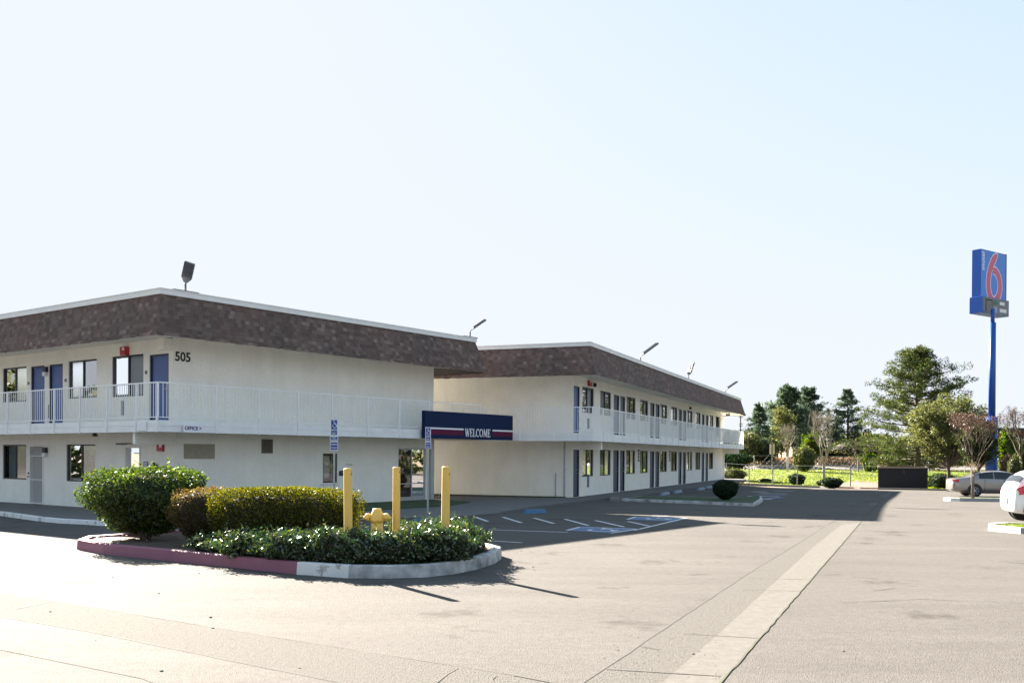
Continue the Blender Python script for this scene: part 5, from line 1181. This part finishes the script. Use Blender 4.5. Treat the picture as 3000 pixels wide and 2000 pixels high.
MB().box(-.05, Wn + .05, -.06, .07, Hn - .12, Hn, 0).box(Wn - .06, Wn + .05, .07, 2.3, Hn - .12, Hn, 0).box(-.05, .06, .07, 2.3, Hn - .12, Hn, 0).build('top_board', mat('weathered_board', (.30, .22, .19), .9), o)
MB().box(-.04, .06, -.05, .05, -.1, Hn + .0).box(Wn - .06, Wn + .04, -.05, .05, -.1, Hn).build('post', X['black'], o)
MB().box(Wn * .52, Wn * .53, -.03, -.012, Hn - .5, Hn - .25).build('latch', X['grey'], o)
def gbush(name, label, px, pybase, wpx, pytop, n, size, lm, Y=None, group=None, bot=.7, pw=2.4, cat='shrub', lump=.10):
    if Y is None: x, y = at(px, pybase)
    else: q = atd(px, pybase, Y); x, y = q.x, Y
    z = gz(x, y); zt = atd(px, pytop, y).z; r_ = wpx / 2 / F_PX * y
    return bush(name, label, cat, (x, y, z), r_, r_ * .8, .02, max(.3, zt - z), n, size, lm, bot=bot, pw=pw, stem=False, group=group, lump=lump)
FB = 'clipped bushes at the lot edge'
gbush('edge_shrub', 'rounded dark bush at the lot edge in front of the green field', 2335, 1421, 48, 1388, 3500, .10, LEAF['dk'], group=FB, pw=3)
gbush('edge_shrub', 'wide low dark bush at the lot edge beside the reddish soil patch', 2437, 1430, 62, 1399, 3500, .10, LEAF['dk'], group=FB, pw=3, bot=.6)
gbush('edge_shrub', 'low black-green hedge block between the enclosure and the sedan', 2766, 1432, 78, 1388, 4000, .10, LEAF['dk'], group=FB, pw=4, bot=.85)
gbush('edge_shrub', 'sprawling tuft of weeds left of the wide low bush', 2407, 1424, 34, 1408, 900, .12, LEAF['mix'], group=FB)
gbush('field_tussock', 'dark tussock mound in the bright field near the rear wing', 2243, 1411, 34, 1402, 800, .12, LEAF['dk'])
gbush('edge_shrub', 'grey-green scrubby bush just right of the dark enclosure', 2724, 1428, 22, 1405, 700, .10, LEAF['mix'], group=FB)
solid('soil_patch', [at(2448, 1432), at(2572, 1434), at(2575, 1412), at(2500, 1408), at(2470, 1414)], -.02, .02, mat('reddish_soil', (.13, .07, .045), .95, var=.3, scale=3, bump=.8, bscale=8), hf=gz)
def fence(name, label, pts_px, Ys, h, npost, m, rails=(.98, .5, .05)):
    """chain-link fence: wire mesh too fine to see, rails and posts"""
    (pxa, Ya), (pxb, Yb) = pts_px; A_ = atd(pxa, 1400, Ya); B_ = atd(pxb, 1400, Yb); o = empty(name, (A_.x, A_.y, 0)); tag(o, label, 'fence')
    prev = None; wr_ = MB(); rl = MB()
    for i in range(npost):
        f = i / (npost - 1); x = A_.x + (B_.x - A_.x) * f; y = A_.y + (B_.y - A_.y) * f; z = gz(x, y)
        p = MB().tube([(x - A_.x, y - A_.y, z - .1), (x - A_.x, y - A_.y, z + h)], .045, 6); p.build('post', m, o)
        if prev:
            for r_ in rails: rl.tube([(prev[0], prev[1], prev[2] + h * r_), (x - A_.x, y - A_.y, z + h * r_)], .011 if r_ == rails[0] else .004, 4)
            L = math.hypot(x - A_.x - prev[0], y - A_.y - prev[1]); nn = int(L / .6)
            for q in range(nn):
                f0 = q / nn; f1 = min(1, f0 + h / L * .9); X0, Y0_, Z0 = [prev[e_] + ((x - A_.x, y - A_.y, z)[e_] - prev[e_]) * f0 for e_ in range(3)]; X1, Y1, Z1 = [prev[e_] + ((x - A_.x, y - A_.y, z)[e_] - prev[e_]) * f1 for e_ in range(3)]
                wr_.tube([(X0, Y0_, Z0 + .05), (X1, Y1, Z1 + h * .97)], .0022, 3, cap=False); wr_.tube([(X0, Y0_, Z0 + h * .97), (X1, Y1, Z1 + .05)], .0022, 3, cap=False)
        prev = (x - A_.x, y - A_.y, z)
    rl.build('top_rail', m, o); wr_.build('wire_mesh', m, o, norm=False)
fence('chain_link_fence', 'chain-link fence with dark posts crossing the front of the green field', ((2128, 86), (2575, 75)), None, 1.75, 7, X['grey'])
fence('chain_link_fence', 'chain-link fence with pale posts along the far side of the field', ((2110, 114), (3150, 108)), None, 1.8, 11, X['steel'])
# field grass tufts
P_ = []
for i in range(26000):
    y = random.uniform(62, 117) ; px = random.uniform(2080, 3050); x = (px - 1500) / F_PX * y
    if not inside(x, y, [(p[0], p[1] + .3) for p in edge] + [(110, 118), (-60, 118)]): continue
    P_.append((x, y, gz(x, y) + .04))
lf = leaves('grass', P_, [(random.uniform(-1, 1), random.uniform(-1, 1), .1) for _ in P_], .17, .35, LEAF['fgrass'], None, .8); tag(lf, 'bright yellow-green grass tufts over the field', 'grass', kind='stuff')
P_ = []
for i in range(16000):
    y = random.uniform(123.5, 133); x = random.uniform(-5, 95); P_.append((x, y, gz(x, y) + random.uniform(.05, .5)))
lf = leaves('dry_grass', P_, [(random.uniform(-1, 1), random.uniform(-1, 1), .1) for _ in P_], .45, .25, LEAF['straw'], None, .8); tag(lf, 'tan dry grass on the bank beyond the field', 'grass', kind='stuff')

# ================================================================== TREES
def trunk_mb(mb, path, rad, n=7): mb.tube(path, rad, n)
def base_at(px, Y):
    q = atd(px, 1400, Y); return (q.x, Y, gz(q.x, Y))
def conifer(name, label, px, Y, pytop, wpx, lm, n=5000, dens=1.0, lowf=.12, size=.42, drop=.15, group='conifers behind the field', seed=0, nb=9, pw=.85):
    rg = random.Random(seed); x, y, z = base_at(px, Y); H = atd(px, pytop, Y).z - z; R0 = wpx / 2 / F_PX * Y * 1.6
    o = empty(name, (x, y, z)); tag(o, label, 'tree', group); tr = MB(); tr.tube([(0, 0, -.2), (.05, 0, H * .5), (0, 0, H * .97)], [H * .018 + .05, H * .012 + .03, .02], 7)
    P_ = []; N_ = []; lev = int(H * (1 - lowf) / .55)
    for l in range(lev):
        f = l / lev; zc = H * (lowf + (1 - lowf) * f); rl = R0 * (1 - f) ** pw * rg.uniform(.55, 1.12) + .12
        for b_ in range(nb):
            a = rg.uniform(0, 6.28); L = rl * rg.uniform(.65, 1.12); zz = zc + rg.uniform(-.3, .3); up = rg.uniform(-.1, .25)
            tr.tube([(0, 0, zz), (L * .8 * math.cos(a), L * .8 * math.sin(a), zz + L * (up - drop))], [.035, .01], 3, cap=False)
            k2 = max(3, int(n / lev / nb))
            for q in range(k2):
                g_ = rg.uniform(.15, 1) ** .62; sp = (.10 + .16 * L * (1 - abs(g_ - .6))) ; px_ = L * g_
                P_.append((px_ * math.cos(a) + rg.gauss(0, sp * .6), px_ * math.sin(a) + rg.gauss(0, sp * .6), zz + L * g_ * (up - drop * g_) + rg.gauss(0, .11))); N_.append((0, 0, 1))
    leaves('crown', P_, N_, size, .30, lm, o, .35); tr.build('trunk', X['bark'], o); return o
conifer('spruce', 'slim dark spruce with a bare pointed tip, nearest the rear wing', 2221, 128, 1178, 92, LEAF['con'], 5200, seed=1, pw=.95, nb=8)
conifer('tall_conifer', 'broad blue-green conifer, left of the touching pair', 2306, 150, 1130, 132, LEAF['con'], 13000, seed=2, lowf=.16, drop=-.22, pw=.55, nb=11, size=.5)
conifer('tall_conifer', 'broad blue-green conifer, right of the touching pair', 2366, 156, 1134, 104, LEAF['con'], 11000, seed=3, lowf=.16, drop=-.16, pw=.5, nb=11, size=.5)
conifer('tall_conifer', 'lone blue-green conifer between the pair and the big pine', 2482, 150, 1139, 98, LEAF['con'], 5200, seed=4, lowf=.2, drop=-.16, pw=.62, nb=9, size=.48)
conifer('thin_conifer', 'thin hazy conifer tip above the grey house roof', 2424, 160, 1190, 42, LEAF['con'], 1500, seed=5, size=.4)
conifer('thin_conifer', 'small dark conifer left of the lone blue-green one', 2446, 146, 1232, 50, LEAF['con'], 1800, seed=6, size=.45)
def clump_tree(name, label, px, Y, pytop, pybot, wpx, lm, clumps, per, cr, size, group=None, seed=0, asp=.5, tr_r=.16, trunkm=None, sq=1.0, limb=True, gaps=0, bias=.45):
    rg = random.Random(seed); x, y, z = base_at(px, Y); zt = atd(px, pytop, Y).z - z; zb = atd(px, pybot, Y).z - z; R0 = wpx / 2 / F_PX * Y * 1.22; zc = (zt + zb) / 2; hz = (zt - zb) / 2 * 1.04
    o = empty(name, (x, y, z)); tag(o, label, 'tree', group); tr = MB(); tr.tube([(0, 0, -.3), (.05, .02, zb * .6), (-.04, 0, zb), (0, 0, zc)], [tr_r, tr_r * .8, tr_r * .7, tr_r * .3], 8)
    P_ = []; N_ = []
    for c_ in range(clumps):
        while True:
            a, b_, e_ = rg.uniform(-1, 1), rg.uniform(-1, 1), rg.uniform(-1, 1); d_ = a * a + b_ * b_ + e_ * e_
            if .12 < d_ < 1: break
        k2 = 1 if d_ > .4 else .4 / max(d_, .1) * .7 + .3
        cx, cy, cz = a * R0 * .84 * min(k2, 1.4), b_ * R0 * .84 * min(k2, 1.4), zc + e_ * hz * .86
        wob = rg.uniform(.55, 1.15) * cr
        if limb and c_ % 2 == 0: tr.tube([(0, 0, max(zb * .8, cz - R0 * .8)), (cx * .5, cy * .5, cz - .25 * R0), (cx, cy, cz)], [tr_r * .35, tr_r * .2, .012], 4, cap=False)
        for q in range(per):
            u_ = rg.gauss(0, 1), rg.gauss(0, 1), rg.gauss(0, 1); l_ = math.sqrt(sum(t_ * t_ for t_ in u_)) + 1e-6; rr2 = wob * rg.uniform(.35, 1) ** .5
            P_.append((cx + u_[0] / l_ * rr2, cy + u_[1] / l_ * rr2, cz + u_[2] / l_ * rr2 * .75 * sq)); N_.append((u_[0] / l_, u_[1] / l_, u_[2] / l_ + .4))
    leaves('crown', P_, N_, size, asp, lm, o, bias); tr.build('trunk', trunkm or X['bark'], o, smooth=True); return o
# the big pine: tiers of reaching limbs with needle masses at the ends
def big_pine():
    rg = random.Random(11); Y = 92; x, y, z = base_at(2686, Y); H = atd(2686, 1026, Y).z - z; o = empty('pine_tree', (x, y, z)); tag(o, 'large spreading pine with open limbs, the tallest tree', 'tree')
    tr = MB(); tr.tube([(0, 0, -.3), (.1, 0, H * .3), (-.1, 0, H * .6), (.05, 0, H * .95)], [.30, .24, .15, .04], 9); P_ = []; N_ = []
    k = Y / F_PX
    for i in range(88):
        f = .10 + .88 * (i / 87) ** .95; zc = H * f; env = np.interp(f, [.10, .22, .40, .55, .65, .78, .88, 1.0], [5.6, 6.8, 5.8, 4.9, 4.4, 3.4, 2.2, .8]); a = i * 2.4 + rg.uniform(-.5, .5); L = env * rg.uniform(.6, 1.08); rise = rg.uniform(.06, .34) if f > .35 else rg.uniform(-.12, .12)
        tip = (L * math.cos(a), L * math.sin(a), zc + L * rise); tr.tube([(0, 0, zc), (tip[0] * .5, tip[1] * .5, zc + L * rise * .25), tip], [.085, .05, .015], 5, cap=False)
        for g_ in np.linspace(.38, 1.0, 5):
            for q in range(2):
                cr = rg.uniform(.28, .55); c_ = (tip[0] * g_ + rg.gauss(0, .35), tip[1] * g_ + rg.gauss(0, .35), zc + L * rise * g_ ** 1.6 + rg.uniform(-.05, .45))
                for w_ in range(44):
                    u_ = [rg.gauss(0, 1) for _ in range(3)]; l_ = math.sqrt(sum(t_ * t_ for t_ in u_)) + 1e-6; rr2 = cr * rg.uniform(.2, 1) ** .5
                    P_.append((c_[0] + u_[0] / l_ * rr2 * 1.2, c_[1] + u_[1] / l_ * rr2 * 1.2, c_[2] + u_[2] / l_ * rr2 * .8)); N_.append((u_[0], u_[1], u_[2] + .5))
    leaves('crown', P_, N_, .26, .28, LEAF['pine'], o, .3); tr.build('trunk', X['bark'], o, smooth=True)
big_pine()
clump_tree('broad_tree', 'broad yellow-green leafy tree in front of the big pine', 2778, 66, 1155, 1352, 235, LEAF['oak'], 210, 150, .62, .15, seed=21, tr_r=.15)
clump_tree('broad_tree', 'darker leafy tree overlapping the foot of the blue pole', 2866, 60.5, 1226, 1364, 104, LEAF['dkg'], 90, 120, .50, .14, seed=22, tr_r=.11)
clump_tree('lime_tree', 'pale green drooping tree in front of the left tall conifer', 2288, 132, 1190, 1330, 66, LEAF['lime2'] if 'lime2' in LEAF else LEAF['oak'], 70, 55, .8, .30, seed=23, sq=1.5, tr_r=.12)
clump_tree('dark_evergreen', 'dark round evergreen showing under the far balcony of the rear wing', 2150, 92, 1326, 1370, 100, LEAF['dk'], 60, 60, .7, .25, seed=24, tr_r=.09)
clump_tree('dark_evergreen', 'dull green bushy tree between the far balcony and the slim spruce', 2190, 124, 1262, 1340, 78, LEAF['mix'], 60, 55, .8, .30, seed=25, tr_r=.09)
def bare_tree(name, label, px, Y, pytop, pyfork, wpx, m, seed, tw=None, group='leafless trees', up=.9, rad=.07, lv=5, multi=1):
    rg = random.Random(seed); x, y, z = base_at(px, Y); H = atd(px, pytop, Y).z - z; zf = max(.3, atd(px, pyfork, Y).z - z); R0 = wpx / 2 / F_PX * Y
    o = empty(name, (x, y, z)); tag(o, label, 'tree', group); tr = MB(); tips = []
    for s in range(multi): 
        a = s * 6.28 / max(multi, 1); tr.tube([(.07 * math.cos(a) * (multi > 1), .07 * math.sin(a) * (multi > 1), -.1), (.04 * math.cos(a) * (multi > 1), .04 * math.sin(a) * (multi > 1), zf * .5), (.10 * math.cos(a) * (multi > 1), .1 * math.sin(a) * (multi > 1), zf)], [rad, rad * .85, rad * .75], 6)
    br_ = MB()
    def grow(p, d, L, r_, l):
        q = p + d * L; br_.tube([p, p.lerp(q, .5) + Vector((rg.uniform(-1, 1), rg.uniform(-1, 1), 0)) * L * .05, q], [r_, r_ * .8, r_ * .6], 4 if l < 3 else 3, cap=False)
        if l >= lv - 1: tips.append(q)
        if l >= lv: return
        for k2 in range(3 if l < 3 else rg.choice([2, 3])):
            nd = (d + Vector((rg.uniform(-1, 1), rg.uniform(-1, 1), rg.uniform(-.2, .7))) * .55).normalized(); nd.z = abs(nd.z) * up + .1; nd.normalize()
            if math.hypot(q.x, q.y) > R0: nd = Vector((-q.x * .1, -q.y * .1, 1)).normalized()
            grow(q, nd, L * rg.uniform(.62, .82), r_ * .62, l + 1)
    tot = sum(.72 ** i for i in range(lv + 1)) * .85
    for s in range(6):
        a = s * 6.28 / 6 + rg.uniform(-.3, .3); sp = R0 / max(H - zf, .5)
        grow(Vector((.05 * math.cos(a), .05 * math.sin(a), zf * rg.uniform(.85, 1.0))), Vector((math.cos(a) * sp * 1.0, math.sin(a) * sp * 1.0, 1)).normalized(), (H - zf) / tot, rad * .55, 0)
    tr.build('trunk', m, o, smooth=True); br_.build('branches', m, o, norm=False)
    if tw:
        P_ = []
        for t_ in tips:
            for k2 in range(tw[1]): P_.append((t_.x + rg.gauss(0, .10), t_.y + rg.gauss(0, .10), t_.z + rg.gauss(0, .10)))
        leaves('seed_heads', P_, [(0, 0, 1)] * len(P_), tw[2], .6, tw[0], o, .2)
bare_tree('crape_tree', 'small bare tree with brown seed heads standing in front of the sedan', 2850, 44.5, 1238, 1378, 96, X['barkc'], 31, (LEAF['rust'], 5, .065), rad=.024, lv=4, multi=4)
bare_tree('bare_tree', 'pale leafless tree in the middle of the field fence', 2415, 92, 1222, 1362, 66, X['barkp'], 32, rad=.09, lv=4)
bare_tree('bare_tree', 'small pale leafless tree below the pair of conifers', 2306, 112, 1255, 1332, 38, X['barkp'], 33, rad=.08, lv=4)
bare_tree('bare_tree', 'twiggy reddish leafless tree left of the big pine foot', 2514, 112, 1290, 1360, 70, X['bark'], 34, rad=.07, lv=4)
bare_tree('bare_tree', 'leafless reddish tree at the far right edge behind the pole', 2990, 72, 1215, 1330, 110, X['bark'], 35, (LEAF['rust'], 2, .09), rad=.10, lv=4)
BG = 'bushes beyond the field'
for a in [('lime green bush below the grey house roof', 2378, 1345, 60, 1270, LEAF['lime'], 132), ('olive rounded bush at the field fence under the paired conifers', 2356, 1372, 66, 1312, LEAF['oak'], 112), ('bright green bush left of the enclosure', 2550, 1365, 46, 1326, LEAF['lime'], 112), ('grey-green brush directly behind the enclosure', 2640, 1368, 120, 1318, LEAF['mix'], 104),
          ('dark bush under the slim spruce', 2232, 1350, 96, 1290, LEAF['dk'], 126), ('wide dark thicket below the lone conifer', 2505, 1350, 190, 1292, LEAF['mix'], 136), ('dark bush left of the wide thicket', 2420, 1350, 80, 1300, LEAF['dk'], 138), ('yellow-green bush right of the blue pole', 2950, 1340, 60, 1262, LEAF['lime'], 96),
          ('dark evergreen mass right of the blue pole', 2985, 1355, 120, 1285, LEAF['dk'], 98), ('rust coloured scrub right of the pole foot', 2950, 1372, 44, 1335, LEAF['rust'], 88), ('green brush behind the foot of the big pine', 2730, 1362, 150, 1310, LEAF['mix'], 118), ('low green bush beside the field fence near the rear wing', 2150, 1395, 70, 1372, LEAF['mix'], 80)]:
    lab, px, pb, wp, ptp, lm, Y = a; gbush('background_shrub', lab, px, pb, wp, ptp, 2600, .26 if Y > 90 else .16, lm, Y=Y, group=BG, pw=2.1, lump=.22)
gbush('grey_shrub', 'grey-green rounded shrub beyond the hatchback roof', 2972, 1385, 40, 1334, 1500, .12, LEAF['mix'], Y=70, pw=2.5)
# background tree belt and the trees behind the photographer (they show in the window glass)
P_ = []
rg = random.Random(77)
for i in range(110):
    x = rg.uniform(15, 105); y = rg.uniform(165, 200); R_ = rg.uniform(3, 5.5); h = rg.uniform(1.3, 2.6) 
    for q in range(160):
        u_ = [rg.gauss(0, 1) for _ in range(3)]; l_ = math.sqrt(sum(t_ * t_ for t_ in u_)); P_.append((x + u_[0] / l_ * R_, y + u_[1] / l_ * R_ * .6, 1.4 + h + u_[2] / l_ * h))
lf = leaves('distant_trees', P_, [(0, -1, .3)] * len(P_), 1.1, .7, LEAF['mix'], None, .3); tag(lf, 'dull green belt of far trees on the horizon', 'trees', kind='stuff')
P_ = []
for i in range(150):
    a = rg.uniform(0, 6.283); D = rg.uniform(62, 76); x = D * math.cos(a); y = 22 + D * math.sin(a); R_ = rg.uniform(3.0, 5.2); h = rg.uniform(2.6, 4.6)
    if y > 0 and abs(x) < .66 * y + 6: continue
    for q in range(260):
        u_ = [rg.gauss(0, 1) for _ in range(3)]; l_ = math.sqrt(sum(t_ * t_ for t_ in u_)); P_.append((x + u_[0] / l_ * R_, y + u_[1] / l_ * R_, h + u_[2] / l_ * h))
lf = leaves('street_trees', P_, [(0, 0, 1)] * len(P_), .8, .7, LEAF['mix'], None, .3); tag(lf, 'belt of trees along the street, seen mirrored in the windows', 'trees', kind='stuff')

# ---- distant houses, utility pole, posts
o = empty('house', (*atd(2365, 1300, 158)[:2], 1.9)); tag(o, 'low beige house with a grey roof behind the lime bush', 'building')
q = 158 / F_PX; hw_ = 44 * q
rz0 = atd(2365, 1290, 158).z - 1.9; rz1 = atd(2365, 1272, 158).z - 1.9
MB().box(-hw_, hw_ * 1.9, 0, 8, -1, rz0).build('wall', X['wallb'], o)
MB().add([(-hw_ - .5, -.6, rz0), (hw_ * 1.9 + .5, -.6, rz0), (hw_ * 1.9 + .5, 8.6, rz0), (-hw_ - .5, 8.6, rz0), (-hw_ + 1.5, 4, rz1 + .3), (hw_ * 1.9 - 1.5, 4, rz1 + .3)], [(0, 1, 5, 4), (1, 2, 5), (2, 3, 4, 5), (3, 0, 4), (0, 3, 2, 1)]).build('roof', X['roofg'], o)
for xx in (-.6, 2.4, 5.2): MB().box(xx, xx + .9, -.05, .0, rz0 - 1.2, rz0 - .35).build('window', X['dark'], o)
o = empty('commercial_building', (*atd(2972, 1300, 140)[:2], 1.9)); tag(o, 'brown flat-roofed building partly hidden at the far right', 'building')
tz = atd(2960, 1253, 140).z - 1.9; MB().box(-2.6, 12, 0, 10, -1, tz - .5).build('wall', X['brick'], o); MB().box(-3.0, 12.4, -.5, 10.4, tz - .5, tz).build('roof', X['dframe'], o)
for xx in (0, 2.5, 5): MB().box(xx, xx + 1.2, -.05, 0, tz - 2.4, tz - 1.0).build('window', X['dark'], o)
o = empty('utility_pole', (*atd(2169, 1300, 190)[:2], 1.4)); tag(o, 'distant wooden utility pole with four crossarms under the far eave', 'utility pole')
q = 190 / F_PX; hz_ = lambda py: atd(2169, py, 190).z - 1.4
MB().tube([(0, 0, 0), (0, 0, hz_(1212))], [.16, .12], 8).build('pole', X['wood'], o)
for py, wl in ((1222, .4), (1241, .35), (1247, .35), (1259, .45)): MB().box(-wl, wl + .1, -.08, .08, hz_(py) - .06, hz_(py) + .06).build('crossarm', X['wood'], o)
o = empty('signpost', (*base_at(2262, 104),)); tag(o, 'pair of narrow tan sign panels on a post in front of the pale green tree', 'sign')
q = 104 / F_PX; h0 = atd(2262, 1300, 104).z - o.location.z; h1 = atd(2262, 1330, 104).z - o.location.z
MB().tube([(0, 0, -.2), (0, 0, h0)], .05, 8).build('post', X['wood'], o)
for a in (-5.5, 4.5): MB().box((a - 2) * q, (a + 2.2) * q, -.07, -.04, h1, h0).build('panel', X['tan'], o)
# pebbles on the near pavement
pb = MB(); rg = random.Random(5)
for px, py in [(583, 1679), (465, 1738), (147, 1792), (617, 1808), (624, 1840), (473, 1966), (675, 1871), (877, 1957), (2030, 1916), (1527, 1614), (1561, 1661), (2210, 1670), (900, 1700), (1460, 1660), (330, 1690), (2470, 1907), (880, 1758), (280, 1877)]:
    x, y = at(px, py); r_ = rg.uniform(.007, .016); pb.tube([(x, y, .003), (x, y, r_ * .6), (x, y, r_)], [r_, r_ * 1.1, r_ * .4], 6)
for i in range(160):
    px, py = rg.uniform(1760, 2110), rg.uniform(1750, 1995); x, y = at(px, py); r_ = rg.uniform(.003, .007); pb.tube([(x, y, .004), (x, y, r_ + .004)], [r_, r_ * .6], 5)
tag(pb.build('gravel', X['wood']), 'scattered dark grit and small stones on the pavement', 'gravel', kind='stuff')
